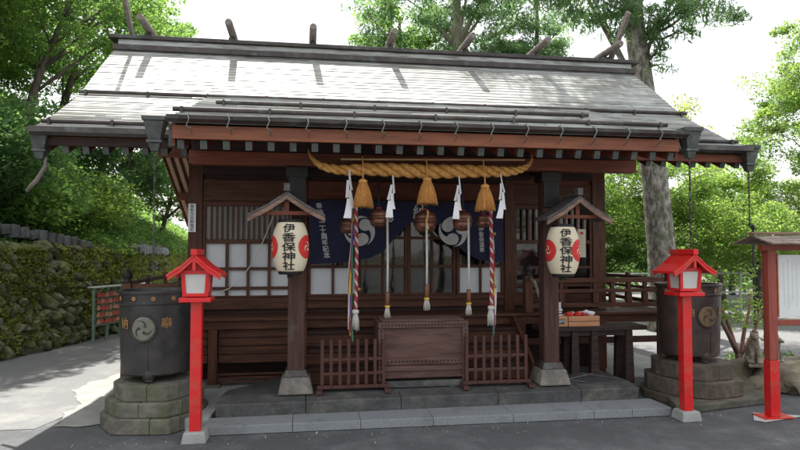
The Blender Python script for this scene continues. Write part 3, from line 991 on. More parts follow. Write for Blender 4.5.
# ------------------------------------------------------------------ paper lanterns
def lantern(name, label, cx, cy, zt, zb, R, phis, front):
    o = thing(name, label, 'lantern', (cx, cy, zb), 0, 'paper lanterns under the hoods')
    Hh = zt-zb
    def rad(z):
        t = (z/Hh)*2-1
        return R*(1.02-.36*abs(t)**2.7)
    n = 44
    prof_ = [(rad(.02+ (Hh-.04)*i/n) + (.0022 if i % 2 else -.0012), .02+(Hh-.04)*i/n) for i in range(n+1)]
    MB().lathe(prof_, n=48).build('lantern_shade', LPAPER, o, smooth=True)
    MB().lathe([(R*.64, -.01), (R*.68, 0), (R*.68, .022), (R*.6, .023)], n=32).build('lower_ring', BLACKW, o)
    MB().lathe([(R*.6, Hh-.022), (R*.70, Hh-.021), (R*.70, Hh+.005), (R*.62, Hh+.01)], n=32).build('upper_ring', BLACKW, o)
    MB().tube([(0, 0, Hh+.01), (0, 0, Hh+.09)], .006, 6).build('hanging_wire', WIRE, o)
    MB().box(-.03, .03, -.01, .01, -.045, -.011).build('bottom_tag', BLACKW, o)
    def surf(phi, u, v, lift=.006):
        a = phi + u/R
        z = Hh/2+v
        r = rad(z)+lift
        return (r*cos(a), r*sin(a), z)
    mb = MB(); vtext(mb, '伊香保神社', .083, .0885, lambda u, v: surf(front, u, v), .022, 1.45)
    mb.build('lantern_writing', INK, o)
    for ph in phis:
        disc = [surf(ph, .098*cos(2*pi*j/28), .098*sin(2*pi*j/28), .005) for j in range(28)]
        mb = MB()
        for ring in range(5):
            r0 = .112*ring/5; r1 = .112*(ring+1)/5
            vs = [surf(ph, r0*cos(2*pi*j/28), r0*sin(2*pi*j/28), .004) for j in range(28)] + [surf(ph, r1*cos(2*pi*j/28), r1*sin(2*pi*j/28), .004) for j in range(28)]
            mb.add(vs, [(j, (j+1) % 28, 28+(j+1) % 28, 28+j) for j in range(28)])
        c = mb.build('red_crest', LRED, o)
        mb = MB(); tomoe(mb, .058, lambda u, v, l: surf(ph, u, v, .0055+l), .20, .40, 90, 1, 40)
        mb.build('white_comma', LPAPER, c)
    return o
lantern('paper_lantern', 'cream paper lantern with black writing, hung under the hood at the left pillar', -.135, 6.0, 1.93, 1.425, .168, (-pi/2+1.12, -pi/2-1.38), -pi/2-.08)
lantern('paper_lantern', 'cream paper lantern with black writing, hung under the hood at the right pillar', 2.60, 5.95, 1.90, 1.385, .162, (-pi/2-1.48, -pi/2+.82), -pi/2-.20)

# ------------------------------------------------------------------ sacred rope and what hangs from it
def spline(pts, n):
    P = [pts[0]]+list(pts)+[pts[-1]]
    out = []
    segs = len(pts)-1
    for i in range(n+1):
        t = i/n*segs; k = min(int(t), segs-1); u = t-k
        a, b, c, d = [np.array(q, float) for q in P[k:k+4]]
        out.append(.5*((2*b)+(-a+c)*u+(2*a-5*b+4*c-d)*u*u+(-a+3*b-3*c+d)*u**3))
    return out
RY = 6.05
rp = spline([(.03, RY+.13, 2.64), (.06, RY+.05, 2.56), (.16, RY, 2.47), (.36, RY, 2.435), (.62, RY, 2.447), (.9, RY, 2.445), (1.2, RY, 2.437), (1.5, RY, 2.443), (1.8, RY, 2.45), (2.05, RY, 2.452), (2.22, RY, 2.485), (2.33, RY+.05, 2.57), (2.36, RY+.13, 2.66)], 150)
rope = thing('straw_rope', 'thick twisted straw rope sagging across the porch beam', 'rope', (1.2, RY, 2.44))
N = len(rp)
for s_ in range(3):
    pts = []; rs = []
    for i, p in enumerate(rp):
        t = i/(N-1)
        th = .013 + .055*max(0, sin(pi*t))**1.3
        a = t*pi*2*9 + s_*2*pi/3
        off = th*.60
        pts.append((p[0]-1.2, p[1]-RY + off*cos(a), p[2]-2.44 + off*sin(a)))
        rs.append(th*.54)
    MB().tube(pts, rs, 8).build('rope_strand', STRAW, rope, smooth=True)
tag(MB().tube([(.34, 6.00, 2.535), (1.2, 6.0, 2.55), (2.22, 6.0, 2.57)], .011, 8).build('bamboo_pole', CHARCO), 'thin brown pole lying along the top of the straw rope', 'pole')
for k, (x, z1, z0, lab) in enumerate(((.555, 2.34, 2.06, 'orange straw tassel left of the middle bell rope'), (1.19, 2.37, 2.10, 'orange straw tassel hanging over the middle bell'), (1.78, 2.31, 2.04, 'orange straw tassel right of the middle bell, over the right striped rope'))):
    y = 5.93
    o = thing('straw_tassel', lab, 'tassel', (x, y, z0), 0, 'straw tassels hanging from the rope')
    h = z1-z0
    m1 = MB()
    n = 46
    vs = []
    prof_ = [(.10, 0), (.098, .02), (.085, h*.35), (.064, h*.65), (.045, h*.82), (.036, h*.86)]
    m1.lathe([(r*.93, z+.005) for r, z in prof_], n=24)
    for j in range(90):                       # straws of the skirt
        a = random.uniform(0, 2*pi); q = random.uniform(.9, 1.0)
        m1.tube([(prof_[-1][0]*cos(a)*q, prof_[-1][0]*sin(a)*q, h*.86), (.066*cos(a)*q, .066*sin(a)*q, h*.6), (.088*cos(a)*q, .088*sin(a)*q, h*.3), (.103*cos(a+.05)*q, .103*sin(a+.05)*q, random.uniform(-.012, .012))], .0035, 4)
    m1.build('straw_skirt', TASSEL, o, smooth=True)
    MB().lathe([(.03, h*.84), (.042, h*.86), (.042, h*.93), (.032, h*.96), (.014, h*1.0)], n=16).build('tassel_head', STRAW, o, smooth=True)
    MB().tube([(0, 0, h*.98), (0, .02, h+.12), (0, .06, 2.56-z0)], .007, 6).build('tassel_cord', STRAW, o)
for x, z1, z0, lab in ((.425, 2.43, 1.955, 'white zigzag paper streamer, leftmost on the rope'), (.84, 2.38, 1.965, 'white zigzag paper streamer between the left and middle straw tassels'),
                 (1.51, 2.39, 1.955, 'white zigzag paper streamer between the middle and right straw tassels'), (1.96, 2.42, 1.965, 'white zigzag paper streamer, rightmost on the rope')):
    L = z1-z0
    mb = MB()
    y = 5.97
    segs = [(0, 0.012, .0, .42), (.012, .05, .22, .58), (-.0, .045, .42, .80), (-.0, .075, .60, 1.0)]
    for q, (dx, wd, t0, t1) in enumerate(segs):
        yy = y - .006*q
        xa = x + (-.006 if q % 2 else .005) + dx*.12
        wv = (.010, .014, .017, .024)[q]
        sl_ = .013*(-1)**q
        vs = []
        for i in range(5):
            t = t0+(t1-t0)*i/4
            bend = .012*sin(t*9+q)
            cx = xa + sl_*(t-t0)/(t1-t0)*1.5 + .008*sin(5*t+x*9)
            w2 = wv*(0.9 + .35*(t-t0)/(t1-t0)*(2 if q == 3 else 1))
            for s_ in (-1, 1):
                vs.append((cx+s_*w2, yy+bend+s_*.012, z1-L*t))
        mb.add(vs, [(2*i, 2*i+1, 2*i+3, 2*i+2) for i in range(4)])
    o = mb.build('paper_streamer', WHITE)
    sm = o.modifiers.new('thick', 'SOLIDIFY'); sm.thickness = .0015
    tag(o, lab, 'paper streamer', 'zigzag paper streamers on the rope')

# bells
def bell(x, y, z, R, lab, strap=True):
    o = thing('bell', lab, 'bell', (x, y, z), 0, 'copper bells under the porch')
    m1 = MB()
    m1.lathe([(.01, -R*1.05), (R*.6, -R*.98), (R*.9, -R*.7), (R, -R*.35), (R*1.02, -R*.03)], n=32)
    m1.build('lower_bowl', BELL, o, smooth=True)
    MB().lathe([(R*1.02, -R*.02), (R*1.09, 0), (R*1.09, R*.05), (R*1.02, R*.07), (R*1.02, R*.12), (R*1.06, R*.14), (R*1.06, R*.2), (R*.98, R*.22)], n=32).build('bell_band', BELL, o, smooth=True)
    MB().lathe([(R*.98, R*.221), (R*.97, R*.5), (R*.8, R*.8), (R*.45, R*.98), (R*.1, R*1.02)], n=32).build('upper_dome', BELL, o, smooth=True)
    MB().box(-R*.5, R*.5, -R*.99, -R*.88, -R*.66, -R*.58).build('bell_slot', BLACKW, o)
    MB().tube([(0, 0, R), (0, 0, 2.435-z)], .012, 8).build('bell_hanger', BLACKW, o)
    MB().tube([(R*.25*cos(a), R*.25*sin(a), R*1.12) for a in [i*pi/6 for i in range(13)]], .008, 6).build('red_tie', ROPER, o)
bell(.45, 6.62, 1.90, .075, 'small copper bell behind the left striped rope, leftmost of the bells')
bell(.79, 6.6, 1.99, .098, 'copper bell half hidden by the second paper streamer from the left')
bell(1.30, 6.6, 1.955, .118, 'large copper bell in the middle with a gold cord down its front')
bell(1.72, 6.6, 1.965, .105, 'copper bell behind the third paper streamer, right of the large one')
bell(1.96, 6.62, 1.97, .075, 'small copper bell behind the right striped rope, rightmost of the bells')

# bell ropes
def bellrope(x, y, z1, z0, lab):
    o = thing('bell_rope', lab, 'bell rope', (x, y, z0), 0, 'slim white bell ropes')
    L = z1-z0
    MB().tube([(0, 0, .27), (.003, 0, L*.5), (0, 0, L)], .0125, 10).build('cord', ROPEW, o, smooth=True)
    MB().lathe([(.02, .13), (.024, .14), (.024, .26), (.018, .272)], n=14).build('wooden_grip', mat('grip_wood', (.12, .045, .02), (.2, .08, .04), .5, 10), o, smooth=True)
    MB().lathe([(.018, .105), (.028, .11), (.028, .128), (.018, .132)], n=14).build('yellow_binding', RIB_Y, o)
    m1 = MB()
    for j in range(40):
        a = random.uniform(0, 2*pi); q = random.uniform(.3, 1)
        m1.tube([(.016*q*cos(a), .016*q*sin(a), .112), (.028*q*cos(a), .028*q*sin(a), .06), (.036*q*cos(a+.2), .036*q*sin(a+.2), random.uniform(-.01, .02))], .005, 4)
    m1.build('tassel_end', ROPEW, o, smooth=True)
bellrope(.87, 6.5, 2.0, .93, 'slim white bell rope with brown grip, hanging above the left end of the offering box')
bellrope(1.29, 6.47, 1.98, 1.01, 'slim white bell rope with brown grip, hanging above the middle of the offering box')
bellrope(1.76, 6.5, 2.0, .95, 'slim white bell rope with brown grip, hanging above the right end of the offering box')
o = MB()
gp = [(1.295+.01*sin(i*.9), 6.46-.01*cos(i*1.3), 2.07-i*.022) for i in range(10)]
tag(o.tube(gp, .012, 8).build('gold_cord', mat('gold_cord', (.55, .33, .09), (.7, .45, .15), .6, 30), smooth=True), 'short gold cord hanging down the front of the large middle bell', 'cord')
def striped(x, z1, z0, side, lab):
    y = 6.42
    o = thing('striped_rope', lab, 'bell rope', (x, y, z0), 0, 'red and white twisted bell ropes')
    L = z1-z0
    n = 90
    for s_, m in ((0, ROPER), (1, ROPER), (2, ROPEW)):
        pts = []; rs = []
        for i in range(n+1):
            t = i/n; a = -t*2*pi*10 + s_*2*pi/3
            pts.append((.009*cos(a)+.01*sin(t*3), .009*sin(a), .16+(L-.16)*t)); rs.append(.0118)
        MB().tube(pts, rs, 8).build('twisted_strand', m, o, smooth=True)
    m1 = MB()
    for j in range(46):
        a = random.uniform(0, 2*pi); q = random.uniform(.3, 1)
        m1.tube([(.02*q*cos(a), .02*q*sin(a), .17), (.036*q*cos(a), .036*q*sin(a), .10), (.038*q*cos(a+.2), .038*q*sin(a+.2), random.uniform(-.01, .04))], .006, 4)
    m1.build('tassel_end', ROPEW, o, smooth=True)
    MB().lathe([(.02, .16), (.036, .17), (.036, .2), (.02, .21)], n=14).build('tassel_knot', ROPEW, o, smooth=True)
    for zz in (.42, .98):
        MB().blob((.034, -.03, zz), .02, 1, 0, 2).build('small_bell', GOLD, o, smooth=True)
    # five colour ribbons
    cols = [RIB_G, RIB_P, RIB_Y, ROPER, RIB_W]
    for k, m in enumerate(cols):
        m1 = MB(); vs = []
        x0 = side*(.030+.008*k)
        for i in range(15):
            t = i/14
            zz = L*.98 - (L+.10-.03*k)*t
            xx = side*(.02 + .0) * (1-t) + x0*min(1, t*1.6) + .004*sin(t*14+k)
            yy = .03+.006*k+.008*sin(t*11+k*2)
            vs += [(xx-.009, yy, zz), (xx+.009, yy+.004, zz)]
        m1.add(vs, [(2*i, 2*i+1, 2*i+3, 2*i+2) for i in range(14)])
        r_ = m1.build('ribbon', m, o)
        md = r_.modifiers.new('thick', 'SOLIDIFY'); md.thickness = .001
striped(.525, 2.1, .82, -1, 'thick red and white twisted bell rope under the left straw tassel')
striped(1.985, 2.08, .84, 1, 'thick red and white twisted bell rope under the right straw tassel')

# ------------------------------------------------------------------ navy curtain
def lower(x):
    pts = [(.06, 1.475), (.4, 1.49), (.78, 1.545), (.95, 1.63), (1.10, 1.80), (1.25, 1.96), (1.44, 2.05), (1.62, 1.96), (1.78, 1.80), (1.95, 1.63), (2.14, 1.53), (2.3, 1.50), (2.47, 1.49)]
    for (a, b), (c, d) in zip(pts, pts[1:]):
        if x <= c: return b+(d-b)*(x-a)/(c-a)
    return pts[-1][1]
def cy_(x, z):
    t = (2.24-z)
    return 7.47 - .02*t + (.012+.02*t)*sin(x*13+.7*sin(z*3)) + .012*t*sin(x*29+z*4)
cur = thing('shrine_curtain', 'navy blue cloth curtain with two white comma crests, gathered up in the middle', 'curtain', (1.27, 7.47, 2.24))
mb = MB()
nx, nz = 160, 26
vs = []
for i in range(nx+1):
    x = .06+(2.47-.06)*i/nx
    zl = lower(x)
    for j in range(nz+1):
        z = 2.245 + (zl-2.245)*j/nz
        vs.append((x, cy_(x, z), z))
mb.add(vs, [(i*(nz+1)+j, (i+1)*(nz+1)+j, (i+1)*(nz+1)+j+1, i*(nz+1)+j+1) for i in range(nx) for j in range(nz)])
o = mb.build('curtain_cloth', NAVY, cur, smooth=True, world=True)
def onc(x, z, l=0): return (x, cy_(x, z)-.006-l, z)
for cx, cz, rr in ((.66, 1.875, 50), (1.83, 1.88, 20)):
    mb = MB(); tomoe(mb, .205, lambda u, v, l: onc(cx+u, cz+v, l), .36, .49, 112, -1, rr)
    mb.build('comma_crest', CLOTHW, cur, world=True)
for st_, sz, pt, f_, bd in (('奉納 二十周年記念', .07, .074, lambda u, v: onc(.215-v*.16+u, 1.885+v), .03),
                            ('伊香保温泉', .06, .064, lambda u, v: onc(2.19-v*.05+u, 1.78+v), .03),
                            ('奉', .17, .1, lambda u, v: onc(.995+u, 2.05+v), .02), ('納', .17, .1, lambda u, v: onc(1.40+u, 2.115+v), .02)):
    mb = MB(); vtext(mb, st_, sz, pt, f_, bd)
    mb.build('curtain_writing', CLOTHW, cur, world=True)
MB().tube([(.035, 7.46, 2.25), (2.52, 7.46, 2.25)], .012, 8).build('curtain_rod', BLACKW, cur, world=True)

# ------------------------------------------------------------------ offering box and low fences
ob = thing('offering_box', 'large brown wooden offering box with studded frame between the low fences', 'offering box', (1.225, 6.5, .231))
STUDS = []
def lb(name, m, parent, *boxes, bevel=.004, root=True):
    mb = MB()
    for b in boxes: mb.box(*b)
    return mb.build(name, m, parent, bevel=bevel)
hw = .475
lb('box_body', BOXW, ob, (-hw+.03, hw-.03, -.18, .22, .09, .66))
mb = MB()
mb.box(-hw, -hw+.065, -.205, .225, .07, .61).box(hw-.065, hw, -.205, .225, .07, .61)
mb.box(-hw, hw, -.207, .23, .611, .672)
mb.box(-hw+.066, hw-.066, -.203, -.182, .235, .30)
fr = mb.build('box_frame', BOXW, ob, bevel=.005)
for i in range(26):
    mb = MB(); STUDS.append(mb)
    x = -hw+.04+(2*hw-.08)*i/25
    mb.lathe([(.0095, 0), (.008, .005), (.003, .008)], (0, 0, 0), 8)
    for k in range(8*3):
        px, py, pz = mb.v[-24+k]
        mb.v[-24+k] = (x+px, -.207-pz, .642+py)
for i in range(20):
    mb = MB(); STUDS.append(mb)
    x = -hw+.10+(2*hw-.2)*i/19
    mb.lathe([(.0095, 0), (.008, .005), (.003, .008)], (0, 0, 0), 8)
    for k in range(24):
        px, py, pz = mb.v[-24+k]
        mb.v[-24+k] = (x+px, -.203-pz, .268+py)
for s_ in (-1, 1):
    for i in range(12):
        mb = MB(); STUDS.append(mb)
        z = .12+.46*i/11
        mb.lathe([(.0095, 0), (.008, .005), (.003, .008)], (0, 0, 0), 8)
        for k in range(24):
            px, py, pz = mb.v[-24+k]
            mb.v[-24+k] = (s_*(hw-.032)+px, -.205-pz, z+py)
for mb in STUDS: mb.build('iron_stud', BLACKW, fr)
lb('lower_moulding', BOXW, ob, (-hw+.066, hw-.066, -.20, -.181, .10, .155), (-hw+.066, hw-.066, -.198, -.181, .17, .22))
lb('box_foot', STONED, ob, (-hw+.02, hw-.02, -.19, .22, .002, .066))
mb = MB()
for i in range(9): mb.box(-hw+.04, hw-.04, -.17+.042*i, -.15+.042*i, .673, .695)
mb.build('coin_grille', BOXW, ob, bevel=.002)
def lowfence(x0, x1, y, z0, z1, lab, nb, rz):
    cx = (x0+x1)/2
    o = thing('low_fence', lab, 'fence', (cx, y, .221), rz, 'low slatted fences beside the offering box')
    w_ = (x1-x0)/2
    h = z1-.231
    for i in range(nb):
        x = -w_+.03+(2*w_-.06)*i/(nb-1)
        MB().box(x-.0165, x+.0165, -.0165, .0165, .072, h).build('fence_post', FENCEW, o, bevel=.003)
    for z in (.17, .31):
        MB().box(-w_+.02, w_-.02, -.013, -.003, z, z+.03).build('fence_rail', FENCEW, o, bevel=.003)
    MB().box(-w_-.02, w_+.02, -.03, .03, .038, .07).build('base_rail', FENCEW, o, bevel=.004)
    for s_ in (-1, 1):
        MB().box(s_*w_-.03, s_*w_+.03, -.12, .12, .002, .037).build('fence_foot', FENCEW, o, bevel=.004)
lowfence(.15, .83, 6.26, .3, .755, 'low dark red slatted fence to the left of the offering box', 8, 0)
lowfence(1.64, 2.34, 6.26, .3, .765, 'low dark red slatted fence to the right of the offering box', 8, 0)

# ------------------------------------------------------------------ red lamp posts
def lamp(x, y, lab, rz=0):
    o = thing('lamp_post', lab, 'lamp', (x, y, 0), rz, 'red wooden lamps on posts')
    MB().frustum(0, 0, -.005, .09, .105, .105, .088, .088).build('concrete_foot', CONC, o, bevel=.012)
    MB().box(-.047, .047, -.047, .047, .088, 1.20).build('post', RED, o, bevel=.006)
    MB().box(-.132, .132, -.132, .132, 1.20, 1.24).build('tray', RED, o, bevel=.006)
    m1 = MB()
    # tapered frame
    b, t_ = .103, .09
    zb, zt = 1.247, 1.45
    for sx in (-1, 1):
        for sy in (-1, 1):
            m1.beam((sx*t_, sy*t_, zb), (sx*b, sy*b, zt), .03, .03, up=(0, 1, 0))
    for sgn in (-1, 1):
        m1.box(-.118, .118, sgn*.100-.014, sgn*.100+.014, zt-.01, zt+.025)
        m1.box(sgn*.100-.014, sgn*.100+.014, -.085, .085, zt-.01, zt+.024)
        m1.box(-.10, .10, sgn*.09-.014, sgn*.09+.014, zb, zb+.028)
        m1.box(sgn*.09-.014, sgn*.09+.014, -.075, .075, zb, zb+.027)
    m1.build('lamp_frame', RED, o, bevel=.003)
    for s_ in (-1, 1):
        g = MB()
        g.add([(-.078, s_*.088, zb+.02), (.078, s_*.088, zb+.02), (.09, s_*.100, zt), (-.09, s_*.100, zt)], [(0, 1, 2, 3)])
        gg = g.build('lamp_pane', FROST, o); gg.modifiers.new('t', 'SOLIDIFY').thickness = .004
        g = MB()
        g.add([(s_*.088, -.078, zb+.02), (s_*.088, .078, zb+.02), (s_*.100, .09, zt), (s_*.100, -.09, zt)], [(0, 1, 2, 3)])
        gg = g.build('lamp_pane', FROST, o); gg.modifiers.new('t', 'SOLIDIFY').thickness = .004
    m1 = MB()
    apex, ev, half = 1.615, 1.44, .225
    for sgn in (-1, 1):
        a = [(0, apex), (sgn*half*.5, apex-.102), (sgn*half, ev)]
        poly = a + [(x_, z_-.024) for x_, z_ in reversed(a)]
        if sgn > 0: poly = poly[::-1]
        m1.prism(poly, -.19, .19)
    rf = m1.build('lamp_roof', RED, o, bevel=.004)
    MB().box(-.026, .026, -.20, .20, apex-.012, apex+.04).build('lamp_ridge', RED, rf, bevel=.004)
    for yy in (-.185, .165):
        for sgn in (-1, 1):
            m1 = MB()
            a = [(0, apex-.026), (sgn*half*.5, apex-.128), (sgn*half*.96, ev-.02)]
            poly = a + [(x_, z_-.03) for x_, z_ in reversed(a)]
            if sgn > 0: poly = poly[::-1]
            m1.prism(poly, yy, yy+.018)
            m1.build('gable_board', RED, rf)
        MB().box(-.012, .012, yy+.002, yy+.016, zt+.026, apex-.05).build('gable_strut', RED, rf)
        yb = -.092 if yy < 0 else .078
        MB().prism([(-.095, zt+.0255), (.095, zt+.0255), (.0, apex-.045)], yb, yb+.014).build('gable_panel', RED, rf)
    return o
lamp(-.925, 5.60, 'red wooden lamp on a square post in front of the left iron basin')
lamp(3.69, 5.57, 'red wooden lamp on a square post in front of the right iron basin', 0)

# ------------------------------------------------------------------ iron basins on hexagonal stone plinths
OCT = [(.27, -.54), (.47, -.22), (.47, .2), (.25, .5), (-.25, .5), (-.48, .2), (-.49, -.20), (-.25, -.52)]
def hexpoly(R): return [(x*R/.55, y*R/.55) for x, y in OCT]
def plinth(x, y, lab, m, rz, tiers):
    o = thing('stone_plinth', lab, 'plinth', (x, y, 0), rz, 'stepped stone plinths')
    z = 0
    for (R, h, ins) in tiers:
        P = hexpoly(R)
        m1 = MB(); m1.prismz([(a*.93, b*.93) for a, b in P], z+.002, z+h-.012)
        rj = random.Random(int(R*1000)+len(lab))
        mids = [(Vector(P[k])+Vector(P[(k+1) % 8]))/2 + (Vector(P[(k+1) % 8])-Vector(P[k]))*rj.uniform(-.18, .18) for k in range(8)]
        for k in range(8):
            a, c, b = mids[k], Vector(P[(k+1) % 8]), mids[(k+1) % 8]
            a = a.lerp(c, .004); b = b.lerp(c, .004)
            cc_ = c*rj.uniform(.965, .995)
            cv = [tuple(a), tuple(cc_.lerp(a, .06)), tuple(cc_.lerp(b, .06)), tuple(b), tuple(b*.45), tuple(a*.45)]
            m1.prismz(cv, z, z+h-rj.uniform(0, .004))
        m1.prismz([(a*.40, b*.40) for a, b in P], z+.003, z+h-.006)
        t = m1.build('stone_tier', m, o, bevel=.009)
        z += h + .001
    return o
plinth(-1.41, 6.34, 'mossy grey eight sided stepped stone plinth under the left iron basin', STONE, radians(-4), [(.535, .135, 0), (.485, .13, 0), (.415, .145, 0)])
plinth(4.30, 6.42, 'reddish brown eight sided stepped stone plinth under the right iron basin', STONEB, radians(14), [(.56, .085, 0), (.51, .165, 0), (.42, .17, 0)])
def basin(x, y, zb, lab, m, crest, facing, chars, R=.345):
    o = thing('iron_basin', lab, 'basin', (x, y, zb), 0, 'cast iron basins flanking the hall')
    h = .72
    MB().lathe([(R*.55, .055), (R*.86, .06), (R*.90, .075), (R*.90, .09), (R*.935, h*.5), (R*.97, h-.001)], n=56).build('basin_body', m, o, smooth='auto')
    MB().lathe([(R*.985, h-.0), (R*1.0, h+.008), (R*1.0, h+.024), (R*.985, h+.03), (R*.99, h+.10), (R*1.03, h+.105), (R*1.035, h+.125), (R*1.02, h+.13), (R*.93, h+.128), (R*.92, h+.10)], n=56).build('basin_rim', m, o, smooth='auto')
    MB().lathe([(.01, h+.105), (R*.925, h+.106)], n=40).build('water', glassmat('basin_water', (.02, .03, .03), .03), o)
    for k in range(3):
        a = radians(-90+120*k)
        m1 = MB(); m1.tube([(R*.80*cos(a), R*.80*sin(a), .17), (R*.80*cos(a), R*.80*sin(a), .10), (R*.78*cos(a), R*.78*sin(a), .05), (R*.74*cos(a), R*.74*sin(a), .02), (R*.76*cos(a), R*.76*sin(a), .0)], [.015, .045, .058, .04, .05], 12)
        m1.build('basin_foot', m, o, smooth=True)
    MB().tube([(R*.936*cos(facing+.12), R*.936*sin(facing+.12), h*.47), (R*.91*cos(facing+.12), R*.91*sin(facing+.12), .09)], .005, 5).build('seam', m, o)
    def surf(a, u, v, l=.006):
        aa = a + u/R
        z = .505+v
        r = R*(.935+.035*(z-h*.5)/(h*.5)) + l
        return (r*cos(aa), r*sin(aa), z)
    for a in (facing, facing+pi):
        m1 = MB()
        rc = .122
        for ring in range(6):
            r0 = rc*ring/6; r1 = rc*(ring+1)/6
            l0 = .022 if ring < 6 else .0
            vs = [surf(a, r0*cos(2*pi*j/32), r0*sin(2*pi*j/32), .018) for j in range(32)] + [surf(a, r1*cos(2*pi*j/32), r1*sin(2*pi*j/32), .018 if ring < 5 else .002) for j in range(32)]
            m1.add(vs, [(j, (j+1) % 32, 32+(j+1) % 32, 32+j) for j in range(32)])
        c = m1.build('crest_disc', crest, o)
        m1 = MB()
        tomoe(m1, .095, lambda u, v, l: surf(a, u, v, .0205+l), .15, .36, 75, 1, 50)
        m1.build('comma_mark', m, c)
        m1 = MB(); m1.tube([surf(a, .122*cos(2*pi*j/32), .122*sin(2*pi*j/32), .008) for j in range(33)], .008, 6)
        m1.build('crest_ring', m, c, smooth=True)
        for ch, off in chars:
            m1 = MB(); vtext(m1, ch, .105, .1, lambda u, v: surf(a+off, u, v+.05, .006), .02)
            m1.build('gilt_character', GOLD, o)
    for k in range(12):
        a = facing + radians(15+30*k)
        m1 = MB()
        r = R*1.0
        d = Vector((cos(a), sin(a), 0)); tt = Vector((-sin(a), cos(a), 0))
        ctr = d*(r-.001) + Vector((0, 0, h+.062))
        for p in range(6):
            q = radians(60*p)
            cc = ctr + tt*(.013*cos(q)) + Vector((0, 0, .013*sin(q)))
            ring = [cc + d*.004 + tt*(.0095*cos(2*pi*j/8)) + Vector((0, 0, .0095*sin(2*pi*j/8))) for j in range(8)]
            m1.add(ring + [cc + d*.007], [(j, (j+1) % 8, 8) for j in range(8)])
        m1.build('gilt_flower', GOLD, o)
    return o
basin(-1.43, 6.34, .412, 'dark cast iron basin with grey comma crest and gilt 奉 on the left stone plinth', IRON, CREST, radians(-97), (('奉', .62), ('納', -.62)))
basin(4.30, 6.42, .422, 'brown cast iron basin with brassy comma crest on the right stone plinth', IRONR, CRESTR, radians(-88), (('奉', .60), ('納', -.60)))

# ------------------------------------------------------------------ bench with goods
bt = thing('bench_table', 'long black wooden bench beside the right pillar holding boxes', 'bench', (3.3, 6.85, .07))
bt.location.z = .101
lb('bench_top', BENCHW, bt, (-.62, .66, -.15, .19, .615, .665))
lb('bench_apron', BENCHW, bt, (-.55, .50, -.10, -.08, .55, .614))
for x in (-.22, .02, .45):
    for y in (-.09, .13):
        if x == .02 and y > 0: continue
        MB().frustum(x, y, .002, .614, .055, .045, .038, .04).build('bench_leg', BENCHW, bt, bevel=.006)
zt = .768
def openbox(name, x0, x1, y0, y1, z0, z1, lab, t=.014):
    o = thing(name, lab, 'box', ((x0+x1)/2, (y0+y1)/2, z0), 0, 'pale wooden boxes on the bench')
    a, b, h = (x1-x0)/2, (y1-y0)/2, z1-z0
    MB().box(-a, a, -b, b, 0, .012).box(-a, a, -b, -b+t, .013, h).box(-a, a, b-t, b, .013, h).box(-a, -a+t, -b+t+.001, b-t-.001, .013, h-.001).box(a-t, a, -b+t+.001, b-t-.001, .013, h-.001).build('box_shell', LWOOD, o, bevel=.003)
    MB().box(-a+.002, a-.002, -b-.004, -b-.0005, h*.48, h*.53).build('box_joint', FENCEW, o)
    return o
openbox('wooden_tray', 3.00, 3.38, 6.72, 6.98, zt, .885, 'open pale wooden tray of wrapped charms on the bench')
lbx = thing('fortune_box', 'pale wooden box with a dark label, partly behind the right pillar', 'box', (2.895, 6.85, zt))
MB().box(-.10, .10, -.12, .12, 0, .115).build('box_shell', LWOOD, lbx, bevel=.004)
MB().box(-.015, .06, -.1245, -.121, .03, .085).build('box_label', INK, lbx)
mb = MB(); 
vtext(mb, '円', .035, .04, lambda u, v: (.040+u, -.1262, .058+v), .01); vtext(mb, '百', .035, .04, lambda u, v: (.004+u, -.1262, .058+v), .01)
mb.build('label_writing', SIGNW, lbx)
# things in the tray
random.seed(3)
for i in range(6):
    x = 3.05+.052*i; y = 6.80+.06*(i % 2)
    m_ = [LRED, mat('tan_wrap', (.45, .3, .2), (.6, .42, .3), .6, 20), LRED, mat('beige_wrap', (.5, .36, .26), (.62, .48, .36), .6, 20), LRED, mat('brown_wrap', (.4, .24, .16), (.5, .34, .24), .6, 20)][i]
    lab = ['red paper packet at the left end of the tray', 'tan packet second from the left in the tray', 'red packet in the middle of the tray', 'beige packet right of the middle red one', 'red packet behind the white bag', 'brown packet at the right end of the tray'][i]
    tag(MB().blob((x, y, .895), .046, i, .25, 2, (1.1, .8, .7)).build('wrapped_charm', m_), lab, 'packet')
tag(MB().blob((3.29, 6.79, .915), .062, 9, .3, 3, (1.25, .8, .42), rot=Matrix.Rotation(radians(12), 3, 'Y')).build('white_bag', WHITE, smooth=True), 'crumpled white plastic bag on the tray', 'bag')
tag(MB().box(2.82, 2.96, 6.80, 6.90, .885, .90).m(1).box(2.825, 2.955, 6.81, 6.895, .9005, .912).m(0).box(2.82, 2.955, 6.81, 6.90, .9125, .93).m(1).box(2.825, 2.955, 6.81, 6.895, .9305, .938).m(0).box(2.83, 2.96, 6.80, 6.89, .9385, .965).build('paper_stack', [SIGNW, NAVY]), 'stack of white printed papers on the labelled box', 'papers')
o = MB(); o.box(2.955, 3.0, 6.93, 6.935, .885, 1.03)
tag(o.build('price_card', SIGNW, bevel=.006), 'small white card standing behind the stacked papers', 'card')
tag(MB().blob((3.86, 8.35, .17), .075, 4, .2, 3, (.8, .7, 1.0)).build('green_bundle', mat('green_plastic', (.01, .22, .11), (.02, .30, .16), .5, 8), smooth=True), 'small green plastic bundle on the slab behind the bench', 'bundle')
for i, (x, dz) in enumerate(((3.78, 0), (3.93, .01))):
    tag(MB().blob((x, 7.42, .905+.012), .045, i+20, .2, 2, (1.5, .9, .5)).build('folded_cloth', SIGNW if i else PAPERD, smooth=True), ('white' if i else 'grey') + ' folded cloth on the veranda behind the bench', 'cloth')

